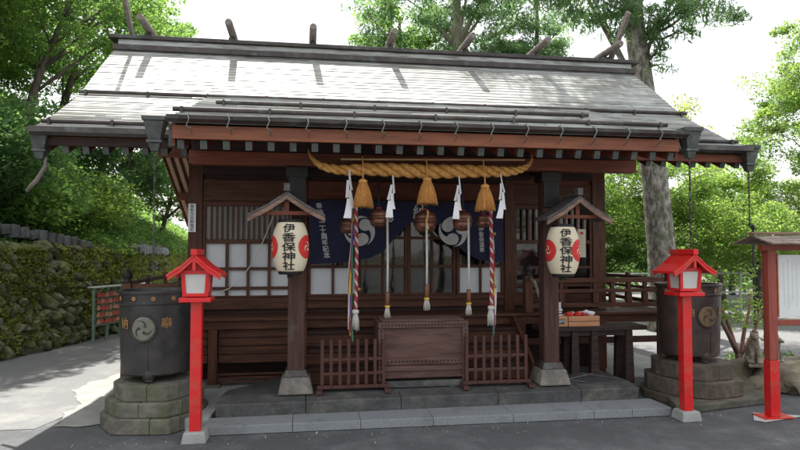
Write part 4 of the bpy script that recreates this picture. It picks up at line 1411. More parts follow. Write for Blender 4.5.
# ------------------------------------------------------------------ notice board on the right
nb = thing('notice_board', 'roofed notice board with red footed brown posts and white panel', 'notice board', (4.57, 5.5, 0), radians(-3))
for x in (0, 1.6):
    MB().box(x-.045, x+.045, -.045, .045, .563, 1.64).build('board_post', SIGNRED, nb, bevel=.005)
    MB().box(x-.050, x+.050, -.050, .050, .016, .561).build('red_sleeve', RED, nb, bevel=.005)
    MB().box(x-.14, x+.16, -.09, .10, .004, .016).build('foot_plate', RED, nb)
MB().box(-.09, 1.7, -.04, .04, 1.642, 1.70).build('top_beam', SIGNRED, nb, bevel=.005)
MB().box(.056, 1.544, -.03, .03, .90, .955).build('lower_rail', SIGNRED, nb, bevel=.004)
mb = MB(); mb.box(.085, 1.50, -.012, .012, .985, 1.60)
pn = mb.build('board_panel', SIGNW, nb, bevel=.003)
mb = MB(); mb.box(.075, .085, -.02, .02, .98, 1.61)
mb.build('panel_edge', LWOOD, pn)
random.seed(5)
mb = MB()
for c in range(30):
    x = 1.45-c*.045
    z = 1.55 - (.03 if c % 4 else 0)
    zend = random.uniform(1.03, 1.12) if c % 3 else random.uniform(1.1, 1.35)
    while z > zend:
        h = random.uniform(.006, .011)
        for k in range(2):
            xx = x+random.uniform(-.006, .004)
            mb.add([(xx-.005, -.0135, z-k*h*.6), (xx+.006, -.0135, z-k*h*.6), (xx+.006, -.0135, z-k*h*.6-.0022), (xx-.005, -.0135, z-k*h*.6-.0022)], [(0, 1, 2, 3)])
        mb.add([(x-.001, -.0137, z+.003), (x+.0015, -.0137, z+.003), (x+.0015, -.0137, z-h), (x-.001, -.0137, z-h)], [(0, 1, 2, 3)])
        z -= .0165
mb.build('faint_writing', TEXTG, pn)
mb = MB()
random.seed(8)
for sgn in (-1, 1):
    for row in range(4):
        t0 = row/4; t1 = (row+1.25)/4
        x = -.19
        while x < 1.84:
            wd = random.uniform(.10, .17)
            y0, y1 = sgn*(.30*(1-t0)), sgn*(.30*(1-min(t1, 1)))
            z0, z1 = 1.705+.085*t0, 1.705+.085*min(t1, 1)
            lf = .012+random.uniform(0, .004)
            mb.add([(x, y0, z0+lf), (x+wd-.004, y0, z0+lf), (x+wd-.004, y1, z1+.003), (x, y1, z1+.003), (x, y0, z0), (x+wd-.004, y0, z0), (x+wd-.004, y1, z1-.006), (x, y1, z1-.006)],
                   [(0, 1, 2, 3), (4, 5, 1, 0), (7, 6, 5, 4), (4, 0, 3, 7), (1, 5, 6, 2)])
            x += wd
rf = mb.build('board_roof', mat('weathered_shakes', (.17, .13, .11), (.33, .27, .23), .8, 8, vary=.25), nb)
MB().box(-.20, 1.86, -.03, .03, 1.80, 1.825).build('board_ridge', HOODW, rf, bevel=.004)
sheet('painted_patch', [(4.30, 5.42), (4.36, 5.34), (4.84, 5.46), (4.9, 5.50), (4.5, 5.68)], 0.0035, mat('white_road_paint', (.35, .35, .34), (.5, .5, .49), .7, 30))

# ------------------------------------------------------------------ rock with statues, sapling
mb = MB(); mb.blob((5.58, 6.72, .04), .62, 3, .20, 5, (1.10, .62, .54), 1.9)
for i, (x, y, z) in enumerate(mb.v):
    k = noise.noise(Vector((x, y, z))*5)*.08 + noise.noise(Vector((x, y, z))*13)*.045 + noise.noise(Vector((x, y, z*2))*30)*.018
    zz = z + k
    if zz > .30: zz = .30 + (zz-.30)*.3
    mb.v[i] = (x+k, y+k*.6, zz)
tag(mb.build('boulder', ROCK), 'broad rough boulder carrying two small stone animals', 'rock')
def fox(x, y, z, s, rz, lab):
    o = thing('stone_fox', lab, 'statue', (x, y, z), rz, 'small stone animal statues on the boulder')
    m1 = MB()
    m1.tube([(0, .06, 0), (0, .065, .06), (0, .05, .12), (0, .015, .19), (0, -.02, .245), (0, -.03, .29)], [.07, .082, .078, .062, .048, .04], 12)
    for sx in (-1, 1):
        m1.tube([(sx*.045, .05, .05), (sx*.06, 0, .05), (sx*.062, -.05, .025), (sx*.06, -.07, .012)], [.045, .042, .028, .022], 8)
        m1.tube([(sx*.03, -.01, .19), (sx*.034, -.045, .11), (sx*.032, -.055, .04), (sx*.032, -.075, .012)], [.032, .025, .02, .022], 8)
        m1.tube([(sx*.026, -.028, .325), (sx*.032, -.02, .355), (sx*.034, -.018, .385)], [.02, .014, .004], 6)
    m1.blob((0, -.04, .31), .048, 2, .05, 2, (.95, 1.05, .9))
    m1.tube([(0, -.06, .305), (0, -.10, .295), (0, -.118, .288)], [.034, .022, .014], 8)
    m1.tube([(0, .11, .03), (.04, .15, .10), (.05, .14, .18), (.03, .11, .24)], [.03, .045, .04, .012], 8)
    m1.v = [(a*s, b*s, c*s) for a, b, c in m1.v]
    b_ = m1.build('fox_body', STATUE, o, smooth=True)
    md = b_.modifiers.new('fuse', 'REMESH'); md.mode = 'VOXEL'; md.voxel_size = .0075; md.use_smooth_shade = True
    MB().box(-.08*s, .08*s, -.10*s, .14*s, -.03, .006).build('statue_base', STATUE, o, bevel=.01)
fox(5.22, 6.55, .315, 1.02, radians(-25), 'taller weathered stone fox seated at the left on the boulder')
fox(5.56, 6.62, .31, .86, radians(20), 'smaller weathered stone fox seated at the right on the boulder')
# low kerb stones beside the right plinth
mb = MB(); mb.prismz([(3.76, 5.86), (3.99, 5.775), (4.95, 5.98), (5.1, 6.3), (3.9, 6.3)], 0, .075)
structure(mb.build('stone_edging', STONE, bevel=.012))

# ------------------------------------------------------------------ foliage tools
def leaves(name, pts, size, m, parent=None, spread=None, up=.5, seed=0, aspect=.5, org=(0, 0, 0), droop=0):
    """pts: (n,3) array of leaf centres; one pointed leaf per centre"""
    rs = np.random.RandomState(seed)
    P = np.asarray(pts, dtype=np.float64)
    n = len(P)
    a = rs.uniform(0, 2*pi, n)
    tilt = rs.normal(0, .55, n) - droop
    d = np.stack([np.cos(a)*np.cos(tilt), np.sin(a)*np.cos(tilt), np.sin(tilt)], 1)
    nz = rs.normal(0, 1, (n, 3)); nz[:, 2] += 1.6*up*2
    b = np.cross(d, nz); b /= np.linalg.norm(b, axis=1)[:, None]+1e-9
    nn = np.cross(d, b)
    s = size*np.clip(rs.lognormal(-.05, .38, n), .35, 2.0)[:, None]
    v0 = P - d*s*.5
    v1 = P + b*s*aspect*.5 + nn*s*.06 - d*s*.05
    v2 = P + d*s*.5
    v3 = P - b*s*aspect*.5 + nn*s*.06 - d*s*.05
    V = np.stack([v0, v1, v2, v3], 1).reshape(-1, 3) - np.array(org)
    me = bpy.data.meshes.new(name)
    me.vertices.add(4*n); me.vertices.foreach_set('co', V.astype(np.float32).ravel())
    me.loops.add(4*n); me.loops.foreach_set('vertex_index', np.arange(4*n, dtype=np.int32))
    me.polygons.add(n); me.polygons.foreach_set('loop_start', np.arange(0, 4*n, 4, dtype=np.int32))
    me.materials.append(m)
    me.update(calc_edges=True)
    me.validate()
    o = bpy.data.objects.new(name, me)
    COL.objects.link(o)
    if parent is not None: o.parent = parent
    return o
def crown_pts(c, r, ncl, nleaf, seed, flat=.45, cl=.32, hollow=.45, droop=0.0):
    rs = np.random.RandomState(seed)
    u = rs.normal(0, 1, (ncl, 3)); u /= np.linalg.norm(u, axis=1)[:, None]
    rad = (hollow + (1-hollow)*rs.uniform(0, 1, ncl)**.6)
    rad *= 1 + .22*np.sin(u[:, 0]*5+seed) * np.cos(u[:, 1]*4+u[:, 2]*3+seed)
    C = np.array(c) + u*rad[:, None]*np.array(r)
    k = rs.randint(0, ncl, nleaf)
    sz = cl*rs.uniform(.6, 1.4, ncl)[k][:, None]
    g = rs.normal(0, 1, (nleaf, 3))
    g = g/np.linalg.norm(g, axis=1)[:, None]*(rs.uniform(0, 1, nleaf)**.45)[:, None]
    g[:, 2] *= flat
    if droop: g[:, 2] -= droop*(g[:, 0]**2+g[:, 1]**2)
    return C, C[k] + g*sz
def tree(label, cat, base, top, r0, c, r, ncl, nleaf, lsize, lm, bm, seed, flat=.45, cl=.32, hollow=.45, group=None, droop=0, limbs=14, name='tree', trunkpts=None, aspect=.5, stem_to=None, zmin=.25):
    o = thing(name, label, cat, base, 0, group)
    B = Vector(base)
    C, L = crown_pts(c, r, ncl, nleaf, seed, flat, cl, hollow, droop)
    leaves('crown', L, lsize, lm, o, seed=seed+1, org=base, aspect=aspect, droop=droop)
    T = Vector(top)
    rs = random.Random(seed)
    if trunkpts is None:
        pts = []; rr = []
        for i in range(9):
            t = i/8
            p = B.lerp(T, t) + Vector((.12*sin(t*5+seed), .10*cos(t*4+seed)-.1*cos(seed), 0))*t*(1-t)*3
            pts.append(p-B); rr.append(r0*(1-.8*t)+.008)
    else:
        pts = [Vector(p)-B for p, _ in trunkpts]; rr = [q for _, q in trunkpts]
    MB().tube(pts, rr, 12).build('trunk', bm, o, smooth=True)
    m1 = MB()
    idx = list(range(len(C))); rs.shuffle(idx)
    for k in idx[:limbs]:
        e = Vector(C[k])-B
        zt_ = max(zmin, min(.92, (e.z-.9*abs(math.hypot(e.x-pts[-1].x*.5, e.y-pts[-1].y*.5))*.6)/max(.3, pts[-1].z)))
        i = min(len(pts)-2, int(zt_*(len(pts)-1)))
        s_ = pts[i]
        mid = s_.lerp(e, .5)+Vector((0, 0, .12*(e-s_).length))
        lr = min(rr[i]*.4, .045 if name == 'cedar_tree' else .07)
        m1.tube([s_, s_.lerp(mid, .5)+Vector((0, 0, .03)), mid, mid.lerp(e, .6), e], [lr, lr*.8, lr*.55, lr*.3, .005], 6)
    if limbs: m1.build('branches', bm, o, smooth=True)
    return o

LF_MID = leafmat('leaf_mid_green', (.045, .105, .034), (.14, .235, .062), .55)
LF_DARK = leafmat('leaf_dark_green', (.035, .085, .033), (.095, .175, .055), .5)
LF_BRIGHT = leafmat('leaf_bright_green', (.06, .13, .032), (.18, .26, .07), .55)
LF_CON = leafmat('leaf_conifer', (.035, .07, .03), (.07, .12, .045), .3)
LF_CON2 = leafmat('leaf_conifer_light', (.045, .10, .045), (.12, .20, .08), .5)
LF_LIME = leafmat('leaf_lime', (.12, .18, .03), (.22, .27, .06), .5)

# ------------------------------------------------------------------ left: retaining wall, hill, shrubs
WL = [(-8.6, 1.0), (-6.6, 5.6), (-4.5, 10.1), (-3.95, 12.1), (-3.45, 14.5), (-3.2, 18.0), (-2.9, 24.0)]
def wl(t):     # arclength parameter
    L = [0]
    for a, b in zip(WL, WL[1:]): L.append(L[-1]+math.dist(a, b))
    t = max(0, min(t, L[-1]-1e-6))
    for i in range(len(WL)-1):
        if t <= L[i+1]:
            u = (t-L[i])/(L[i+1]-L[i])
            a, b = WL[i], WL[i+1]
            d = Vector((b[0]-a[0], b[1]-a[1], 0)).normalized()
            return Vector((a[0]+(b[0]-a[0])*u, a[1]+(b[1]-a[1])*u, 0)), d, Vector((-d.y, d.x, 0))
WLEN = sum(math.dist(a, b) for a, b in zip(WL, WL[1:]))
def wtop(t): return 1.72 - .012*max(0, t-9)*1.2
random.seed(11)
mb = MB()
row = 0
z = .0
# backing
bk = []
T = [WLEN*i/50 for i in range(51)]
for t in T:
    p, d, n = wl(t)
    bk += [p+n*.10+Vector((0, 0, -.3)), p+n*.42+Vector((0, 0, wtop(t)-.06)), p+n*1.2+Vector((0, 0, wtop(t)-.02))]
mb.add(bk, [(3*i+j, 3*i+3+j, 3*i+4+j, 3*i+1+j) for i in range(50) for j in range(2)])
cnt = 0
while z < 1.75:
    t = 1.5 + random.uniform(0, .3)
    hh = random.uniform(.14, .20)
    while t < WLEN-1:
        wd = random.uniform(.16, .34)
        p, d, n = wl(t+wd/2)
        zz = z+random.uniform(-.03, .03)
        if zz+hh/2 < wtop(t)+.06:
            c = p + n*(.02+.20*zz+random.uniform(-.035, .05)) + Vector((0, 0, zz+hh*.5))
            R = Matrix(((d.x, n.x, 0), (d.y, n.y, 0), (0, 0, 1)))
            R = R @ Matrix.Rotation(random.uniform(.1, 1.1), 3, 'Y') @ Matrix.Rotation(random.uniform(-.2, .2), 3, 'X')
            mb.blob(c, 1, cnt % 97, .34, 2, (wd*.60, .18, hh*.58), 1.9, R)
            cnt += 1
        t += wd*.98
    z += hh*.92
tag(mb.build('stone_wall', MOSSY), 'long mossy retaining wall of rough stones along the left path', 'wall')
# ferns, ivy and moss tufts on the wall face
rs = np.random.RandomState(4)
pts = []
for i in range(150000):
    t = 2+rs.uniform()*(WLEN-4)
    p, d, n = wl(t)
    z = wtop(t)*(rs.uniform()**.75)
    if noise.noise(Vector((t*1.1, z*2.0, 3))) + (z/1.7-.5)*.6 < -.16: continue
    q = p+n*(.0+.19*z-.10+rs.normal(0, .04))
    pts.append((q.x, q.y, z+rs.normal(0, .02)))
o = leaves('wall_ferns', np.array(pts), .048, leafmat('moss_leaf', (.10, .135, .03), (.23, .26, .065), .45), seed=2)
o['kind'] = 'stuff'; o['label'] = 'ferns and moss growing on the retaining wall'
# hill behind the wall
hv = []; hf = []
TN, SN = 46, 22
def hillz(t, s): return wtop(t)-.12 + (s-.25)*.50 + .45*noise.noise(Vector((t*.25, s*.3, 1)))*min(1, s/2) + max(0, s-2.0)*.30
for i in range(TN+1):
    t = WLEN*i/TN
    p, d, n = wl(t)
    for j in range(SN+1):
        s_ = .22 + (j/SN)**1.4*26
        q = p+n*s_
        hv.append((q.x, q.y, hillz(t, s_)))
for i in range(TN):
    for j in range(SN):
        a = i*(SN+1)+j
        hf.append((a, a+1, a+SN+2, a+SN+1))
structure(MB().add(hv, hf).build('hill', SOIL, smooth=True))
# upper row of grey blocks
random.seed(21)
mb_n = 0
ub = thing('stone_terrace', 'short terrace row of squarish grey stone blocks on the slope above the mossy wall', 'wall', (-5.5, 10.5, 1.9))
mb = MB()
for i in range(30):
    if i < 19:
        t = 9.3+i*.185; s_ = .95-.03*i; zz = 2.20-.026*i
    else:
        if i == 19:
            mb.build('block_row', GREYST, ub, world=True, bevel=.012); mb = MB()
        t = 14.4+(i-19)*.19; s_ = .22; zz = 1.66-.006*(i-19)
    p, d, n = wl(t)
    q = p+n*s_
    R = Matrix(((d.x, n.x, 0), (d.y, n.y, 0), (0, 0, 1))) @ Matrix.Rotation(random.uniform(-.25, .1), 3, 'Y')
    h = random.uniform(.12, .19)
    for a in range(1):
        vs = []
        for sx, sy, sz in ((-1, -1, -1), (1, -1, -1), (1, 1, -1), (-1, 1, -1), (-1, -1, 1), (1, -1, 1), (1, 1, 1), (-1, 1, 1)):
            v = R @ Vector((sx*.085*random.uniform(.85, 1.1), sy*.12, sz*h*.62*random.uniform(.85, 1.1)))
            vs.append(v+q+Vector((0, 0, zz)))
        mb.add(vs, [(0, 3, 2, 1), (4, 5, 6, 7), (0, 1, 5, 4), (1, 2, 6, 5), (2, 3, 7, 6), (3, 0, 4, 7)])
mb.build('block_row', GREYST, ub, world=True, bevel=.012)

# undergrowth over the hill: leaf cover as one mass
rs = np.random.RandomState(9)
pts = []
K = 5200
for k in range(K):
    t = 5+rs.uniform()*(WLEN-5); s_ = .25+rs.uniform()**1.2*11
    p, d, n = wl(t)
    q = p+n*s_
    R_ = rs.uniform(.2, .5)*(1+s_*.07)
    m_ = int(90)
    if (9.0 < t < 13.2) and s_ < 1.3: R_ *= .3
    if (14.0 < t < 16.8) and s_ < .5: R_ *= .3
    g = rs.normal(0, 1, (m_, 3)); g /= np.linalg.norm(g, axis=1)[:, None]; g *= (rs.uniform(0, 1, m_)**.4)[:, None]*R_
    g[:, 2] = np.abs(g[:, 2])*.8
    pts.append(np.array((q.x, q.y, hillz(t, s_)))+g)
o = leaves('undergrowth', np.concatenate(pts), .075, LF_MID, seed=5)
o['kind'] = 'stuff'; o['label'] = 'leafy undergrowth covering the slope above the wall'

TG = 'leafy trees on the left slope'
def hp(t, s_):
    p, d, n = wl(t); q = p+n*s_
    return (q.x, q.y, hillz(t, s_)-.1)
lt = [
    (11.2, 4.2, 3.0, (.2, 0, 1.3), (2.2, 2.0, 1.5), LF_BRIGHT, 'broad bright bush high on the slope below the left roof corner', 7000),
    (13.2, 5.2, 3.4, (.3, 0, 1.6), (2.5, 2.3, 1.8), LF_MID, 'broad leafy bush filling the slope behind the left eave', 8000),
    (15.2, 5.8, 4.2, (.3, 0, 2.0), (2.6, 2.4, 2.0), LF_BRIGHT, 'big pale green bush just left of the ridge end', 8000),
    (17.4, 6.0, 4.6, (.3, 0, 2.0), (2.6, 2.4, 2.1), LF_MID, 'big leafy bush seen low behind the left roof slope', 8000),
    (10.6, 5.2, 8.0, (.2, 0, 4.6), (2.4, 2.2, 2.6), LF_MID, 'tree on the slope between the left picture edge and the roof corner', 8000),
    (11.6, 3.6, 6.6, (0, 0, 4.4), (2.2, 2.0, 2.2), LF_MID, 'leafy tree on the slope above the left end of the terrace blocks', 6500),
    (12.6, 6.8, 10.5, (.2, 0, 6.6), (3.0, 2.8, 3.0), LF_MID, 'tall tree high on the slope behind the left roof edge', 9000),
    (16.0, 7.0, 11.0, (.3, 0, 7.0), (3.2, 2.8, 3.2), LF_BRIGHT, 'tall light green tree highest on the slope beyond the forked ridge finial', 9000),
    (12.0, 1.5, 1.5, (.2, 0, .55), (.9, .9, .6), LF_MID, 'low leafy shrub just above the grey terrace blocks', 1600),
    (14.2, 1.3, 1.5, (.1, 0, .6), (.9, .9, .65), LF_BRIGHT, 'pale green low shrub on the slope behind the votive rack', 1600),
    # t, s, height, crown c offset, crown radii, material, label
    (6.5, 2.6, 5.5, (.2, -.2, 4.2), (2.0, 1.9, 1.6), LF_MID, 'tall mid green tree at the far left edge of the picture', 5200),
    (10.0, 3.2, 6.6, (1.3, 1.0, 4.9), (2.5, 2.4, 1.7), LF_BRIGHT, 'bright green tree on the slope behind the roof\'s left corner', 7000),
    (10.6, 1.3, 2.4, (.3, -.2, 1.5), (1.3, 1.2, .8), LF_DARK, 'low dark leaning tree with a pale bent trunk near the left hopper', 3200),
    (13.2, 2.4, 5.0, (1.0, .3, 4.3), (2.2, 2.2, 1.5), LF_MID, 'mid green tree on the slope seen through the left eave gap', 6000),
    (14.0, 5.0, 8.8, (1.7, 0.3, 5.6), (3.0, 2.8, 2.2), LF_BRIGHT, 'tall pale green tree rising highest beside the left end of the ridge', 9000),
    (16.5, 1.4, 3.4, (.3, 0, 2.1), (1.5, 1.5, 1.1), LF_DARK, 'dark bushy tree low behind the votive rack', 4200),
    (17.5, 3.6, 6.2, (.9, 0, 4.0), (2.5, 2.2, 1.9), LF_MID, 'mid green tree farther back along the left path', 6000),
    (8.3, 5.4, 8.5, (0, 0, 5.4), (2.9, 2.6, 2.4), LF_DARK, 'tall dark green tree high on the slope at the upper left', 8000),
    (19.5, 1.2, 3.4, (.4, 0, 2.2), (1.6, 1.5, 1.3), LF_BRIGHT, 'light green bush at the far end of the left path', 4200),
    (20.5, 3.4, 7.4, (.6, 0, 5.0), (2.4, 2.3, 2.2), LF_MID, 'round leafy tree behind the hall at the end of the left path', 6000),
]
for k, (t, s_, h, co, r, lm, lab, nl) in enumerate(lt):
    b = hp(t, s_)
    c = (b[0]+co[0], b[1]+co[1], b[2]+co[2])
    tree(lab, 'tree', b, (c[0], c[1], b[2]+h*.85), .13 if h > 4 else .07, c, r, 150 if nl > 5000 else 90, int(nl*(3.2 if co[0] >= .9 else 5)), .085, lm, BARKL if k == 2 else BARKD, 30+k*7, .42, .42, .5, TG, limbs=16, name='leafy_tree')

# ------------------------------------------------------------------ votive plaque rack
p, d, n = wl(12.9-.35)
ang = radians(68)
rk = thing('votive_rack', 'pale green metal rack hung with rows of votive plaques against the mossy wall', 'rack', (-3.74, 11.82, 0), ang)
RL = 1.4
for x in (0, .35, .7, 1.05, 1.4):
    MB().box(x-.02, x+.02, -.02, .02, 0, .96).build('rack_post', GREENP, rk, bevel=.003)
MB().box(-.08, RL+.08, -.12, .08, .96, .985).build('rack_roof', mat('pale_tin', (.42, .48, .43), (.52, .57, .52), .5, 8), rk, bevel=.004)
for z in (.875, .755, .635, .515, .395):
    MB().box(0, RL, -.03, -.021, z, z+.012).build('rack_rail', GREENP, rk)
MB().box(0, RL, -.02, .02, .27, .295).build('rack_rail', GREENP, rk)
random.seed(13)
dirv = Vector((cos(ang), sin(ang), 0)); nrm = Vector((sin(ang), -cos(ang), 0))
base = Vector((-3.74, 11.82, 0))
ema = {}
for kind, m in (('red', EMA_R), ('wood', EMA_O)):
    mb = MB(); mb.prism([(-.045, -.04), (.045, -.04), (.045, .025), (0, .045), (-.045, .025)], -.005, .005)
    me_o = mb.build('votive_plaque', m); ema[kind] = me_o
first = {'red': True, 'wood': True}
for r_, z in enumerate((.865, .745, .625, .505, .385)):
    for i in range(13):
        x = .06+i*.105
        for layer in range(1):
            kind = 'red' if random.random() < .28 else 'wood'
            src = ema[kind]
            o = src if first[kind] else src.copy()
            if not first[kind]: COL.objects.link(o)
            first[kind] = False
            P = base + dirv*(x+random.uniform(-.01, .01)) + nrm*(.045+random.uniform(0, .012)) + Vector((0, 0, z-.035+random.uniform(-.006, .006)))
            o.location = P; o.rotation_euler = (0, random.uniform(-.15, .15), ang+random.uniform(-.1, .1))
            rown = ('top row', 'second row from the top', 'middle row', 'second row from the bottom', 'bottom row')[r_]
            tag(o, ('small red' if kind == 'red' else 'small plain wooden') + ' votive plaque in the ' + rown + ' of the green rack', 'votive plaque',
                'red votive plaques on the rack' if kind == 'red' else 'plain votive plaques on the rack')

# ------------------------------------------------------------------ trees behind and to the right
# great cedar
cb = (7.30, 11.6, 0)
tp = [((7.30, 11.6, -.1), .42), ((7.27, 11.6, .5), .33), ((7.2, 11.6, 1.6), .285), ((7.08, 11.6, 3.0), .26), ((6.90, 11.6, 4.6), .225), ((6.66, 11.6, 6.4), .20), ((6.62, 11.6, 8.6), .18), ((6.5, 11.6, 11), .17), ((6.45, 11.6, 14.5), .05)]
ced = tree('great old cedar with a thick grey trunk rising right of the roof', 'tree', cb, (6.5, 11.6, 14), .4, (6.0, 10.8, 12.0), (4.4, 3.7, 4.0), 210, 66000, .11, LF_CON, BARK, 71, .4, .6, .25, trunkpts=tp, limbs=20, zmin=.62, droop=.5, name='cedar_tree', aspect=.22)  # upper crown, out of view, widened to shade the yard and forecourt
def addfol(o, c, r, ncl, nl, ls, lm, seed, flat=.4, cl=.3, asp=.5, droop=0, frm=None, bm=BARKD):
    C, L = crown_pts(c, r, ncl, nl, seed, flat, cl, .15, droop)
    leaves('foliage_spray', L, ls, lm, o, seed=seed, org=ORG[o.name], aspect=asp, droop=droop)
    if frm:
        m1 = MB(); B = Vector(ORG[o.name])
        f = Vector(frm)-B
        for k in range(min(7, ncl)):
            e = Vector(C[k])-B
            mid = f.lerp(e, .5)+Vector((0, 0, -.1))
            m1.tube([f, mid, e], [.045, .028, .006], 6)
        m1.build('bough', bm, o, smooth=True)
addfol(ced, (7.75, 11.1, 6.5), (.95, .5, .45), 14, 3600, .11, LF_CON2, 5, .5, .36, .22, .5, (6.85, 11.6, 6.0))
addfol(ced, (5.75, 11.2, 6.35), (.9, .5, .5), 14, 3000, .11, LF_CON2, 6, .5, .34, .22, .7, (6.8, 11.6, 6.6))
addfol(ced, (4.6, 11.2, 6.75), (.9, .6, .35), 12, 2600, .11, LF_CON2, 8, .5, .34, .22, .8, (6.75, 11.6, 7.2))
addfol(ced, (6.95, 11.15, 5.9), (.35, .3, .6), 8, 1500, .10, LF_CON2, 9, .6, .26, .22, .4, (6.85, 11.6, 5.6))
addfol(ced, (3.9, 9.7, 11.6), (1.5, 1.2, .7), 22, 16000, .12, LF_CON, 15, .5, .6, .3, .3, (6.5, 11.6, 11.0))  # extra spray out of view, added to block sun on the forecourt corner
# conifers behind the ridge
tree('pale trunked conifer standing behind the middle of the ridge', 'tree', (5.6, 22, 0), (5.5, 22, 14), .30, (5.7, 22, 9.5), (3.4, 2.6, 3.9), 200, 60000, .13, LF_CON2, BARKL, 91, .5, .62, .3, name='conifer_tree', limbs=24, droop=.3, aspect=.3,
     trunkpts=[((5.6, 22, 0), .38), ((5.6, 22, 5), .3), ((5.55, 22, 9), .22), ((5.5, 22, 14), .08)])
tree('feathery tree to the left of the pale trunk behind the ridge', 'tree', (3.6, 24, 0), (3.7, 24, 11), .22, (3.5, 24, 9.6), (2.1, 2.0, 2.0), 80, 15000, .12, LF_MID, BARKD, 93, .5, .5, .3, name='leafy_tree', limbs=16)
tree('slender conifer behind the right part of the ridge', 'tree', (8.3, 21, 0), (8.3, 21, 11), .2, (8.1, 21, 8.0), (1.6, 1.8, 2.4), 90, 26000, .12, LF_CON2, BARKD, 95, .5, .5, .3, name='conifer_tree', limbs=14, aspect=.3)
# right-hand broadleaves
RG = 'leafy trees behind the right side of the hall'
rt = [
    ((9.0, 14.2, 0), 3.6, (8.6, 14.0, 3.1), (1.8, 1.3, 1.25), LF_BRIGHT, 'green maple with airy layered sprays close behind the cedar trunk', 6000, .10, 1),
    ((10.4, 16.0, 0), 5.4, (9.3, 15.6, 4.6), (1.5, 1.4, .95), LF_LIME, 'yellow green tree top peeking over the right roof slope', 5200, .10, 2),
    ((7.0, 15.5, 0), 3.4, (7.1, 15.5, 2.7), (1.3, 1.2, 1.4), LF_BRIGHT, 'bright green bushy tree seen through the right porch opening', 7500, .10, 3),
    ((6.0, 18.5, 0), 3.6, (6.6, 18.5, 2.2), (2.0, 1.2, 1.5), LF_BRIGHT, 'pale green bush far behind the veranda railing', 6500, .12, 4),
    ((10.8, 13.2, 0), 2.8, (10.3, 13.0, 2.0), (1.5, 1.1, .85), LF_BRIGHT, 'light green spreading shrub behind the right lamp', 6500, .10, 5),
    ((14.6, 15.2, 0), 6.8, (14.5, 15.0, 4.7), (2.5, 2.0, 3.2), LF_BRIGHT, 'big bright green tree at the right edge of the picture', 20000, .115, 6),
    ((12.9, 17.5, 0), 4.5, (12.5, 17.3, 2.7), (2.0, 1.5, 1.5), LF_BRIGHT, 'mid green tree behind the notice board', 8000, .13, 7),
    ((9.2, 18.5, 0), 3.5, (9.4, 18.5, 2.0), (2.2, 1.4, 1.6), LF_MID, 'low green tree at the back between cedar and notice board', 8000, .13, 8),
    ((15.5, 20.5, 0), 5.0, (15.0, 20.3, 2.6), (2.8, 1.6, 2.0), LF_BRIGHT, 'pale tree far back at the right', 8000, .15, 9),
]
for b, h, c, r, lm, lab, nl, ls, sd in rt:
    tree(lab, 'tree', b, (c[0], c[1], c[2]+r[2]*.4), .11, c, r, max(50, nl//70), nl*5, ls*.6, lm, BARKD, 200+sd*5, .55, .42, .3, RG, limbs=16, name='leafy_tree')
# unseen trees added across the forecourt for the door glass to reflect
for k, (x, y, lab) in enumerate(((-3.5, -9.5, 'leafy tree added across the forecourt left of the viewer, reflected in the left door panes'), (1.8, -11.0, 'leafy tree added across the forecourt opposite the doors, reflected in the middle door panes'), (7.5, -9.8, 'leafy tree added across the forecourt right of the viewer, reflected in the right window panes'))):
    tree(lab, 'tree', (x, y, 0), (x, y, 4.2), .14, (x, y, 3.6), (2.0, 1.6, 1.7), 60, 6000, .16, LF_MID, BARKD, 400+k, .5, .5, .3, 'leafy trees added across the forecourt', limbs=12, name='leafy_tree')
# hedge mass far behind
rs = np.random.RandomState(31)
hx = rs.uniform(1, 34, 26000); 
hy = 24+rs.normal(0, .9, 26000)+.2*hx*.3; hz = rs.uniform(0, 1, 26000)**.8*(2.2+.7*np.sin(hx*.9)+.4*np.sin(hx*2.3))
o = leaves('far_hedge', np.stack([hx, hy, hz], 1), .20, LF_MID, seed=12)
o['kind'] = 'stuff'; o['label'] = 'far thicket of greenery behind the yard'
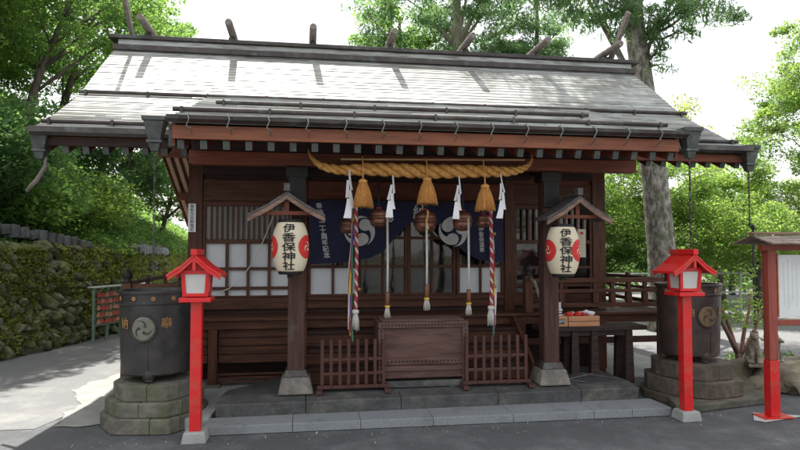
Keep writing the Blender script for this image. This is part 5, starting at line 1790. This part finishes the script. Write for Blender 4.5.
# sapling
sp_ = thing('sapling', 'thin reddish multi stemmed sapling behind the boulder', 'sapling', (5.68, 7.4, 0))
random.seed(17)
m1 = MB(); tips = []
for st in ([(0, 0, 0), (-.03, 0, .3), (-.12, .02, .62), (-.22, .05, .9), (-.28, .05, 1.15)], [(0, 0, 0), (.02, 0, .28), (.07, -.02, .6), (.16, 0, .85), (.2, 0, 1.1)], [(-.03, 0, .3), (-.16, -.04, .5), (-.3, -.05, .74), (-.42, 0, .9)], [(.02, 0, .28), (.14, 0, .42), (.27, .02, .62), (.36, .03, .85)]):
    m1.tube(st, [.038, .03, .024, .017, .008][:len(st)], 7); tips.append(st[-1]); tips.append(st[-2])
m1.build('stems', STEMR, sp_, smooth=True)
rs = np.random.RandomState(5)
P = []
for tx in tips:
    for k in range(5):
        c = np.array(tx)+rs.normal(0, 1, 3)*np.array((.13, .1, .09))
        g = rs.normal(0, 1, (26, 3))*np.array((.10, .08, .035)); P.append(c+g)
o = leaves('leaves', np.concatenate(P), .055, LF_BRIGHT, sp_, seed=3)
# small weeds near the boulder
rs = np.random.RandomState(6)
P = [np.array((5.0+rs.uniform()*2.6, 7.25+rs.uniform()*.9, .0))+np.abs(rs.normal(0, 1, (40, 3)))*np.array((.06, .05, .08)) for _ in range(60)]
o = leaves('weeds', np.concatenate(P), .06, LF_MID, seed=8); o['kind'] = 'stuff'; o['label'] = 'weeds at the foot of the boulder'

# rail fence far right
rfn = thing('rail_fence', 'grey metal rail fence across the back of the gravel yard', 'fence', (11, 13.6, 0))
for i in range(9):
    x = -5.0+i*1.5
    MB().tube([(x, 0, 0), (x, 0, 1.12)], .03, 8).build('fence_post', FENCEG, rfn)
for z in (1.08, .62):
    MB().tube([(-5, 0, z), (7, 0, z)], .022, 8).build('fence_rail', FENCEG, rfn)
# dark pole behind the notice board
dp = thing('utility_pole', 'slim dark pole with a bulb head behind the notice board', 'pole', (7.68, 9.6, 0))
MB().tube([(0, 0, 0), (0, 0, 2.0)], .02, 10).build('shaft', BLACKW, dp, smooth=True)
MB().lathe([(.02, 0), (.04, .02), (.036, .07), (.01, .09)], (0, 0, 2.0), 14).build('pole_head', BLACKW, dp, smooth=True)
# fallen leaves scattered on the forecourt
rs = np.random.RandomState(2)
n = 130
fx = rs.uniform(-2.0, 4.2, n); fy = 5.70-np.abs(rs.normal(0, .16, n)); fz = np.full(n, .006)
o = leaves('fallen_leaves', np.stack([fx, fy, fz], 1), .022, leafmat('dry_leaf', (.3, .25, .12), (.45, .42, .3), .2), up=6, seed=4)
o['kind'] = 'stuff'; o['label'] = 'small dry leaves scattered on the asphalt'
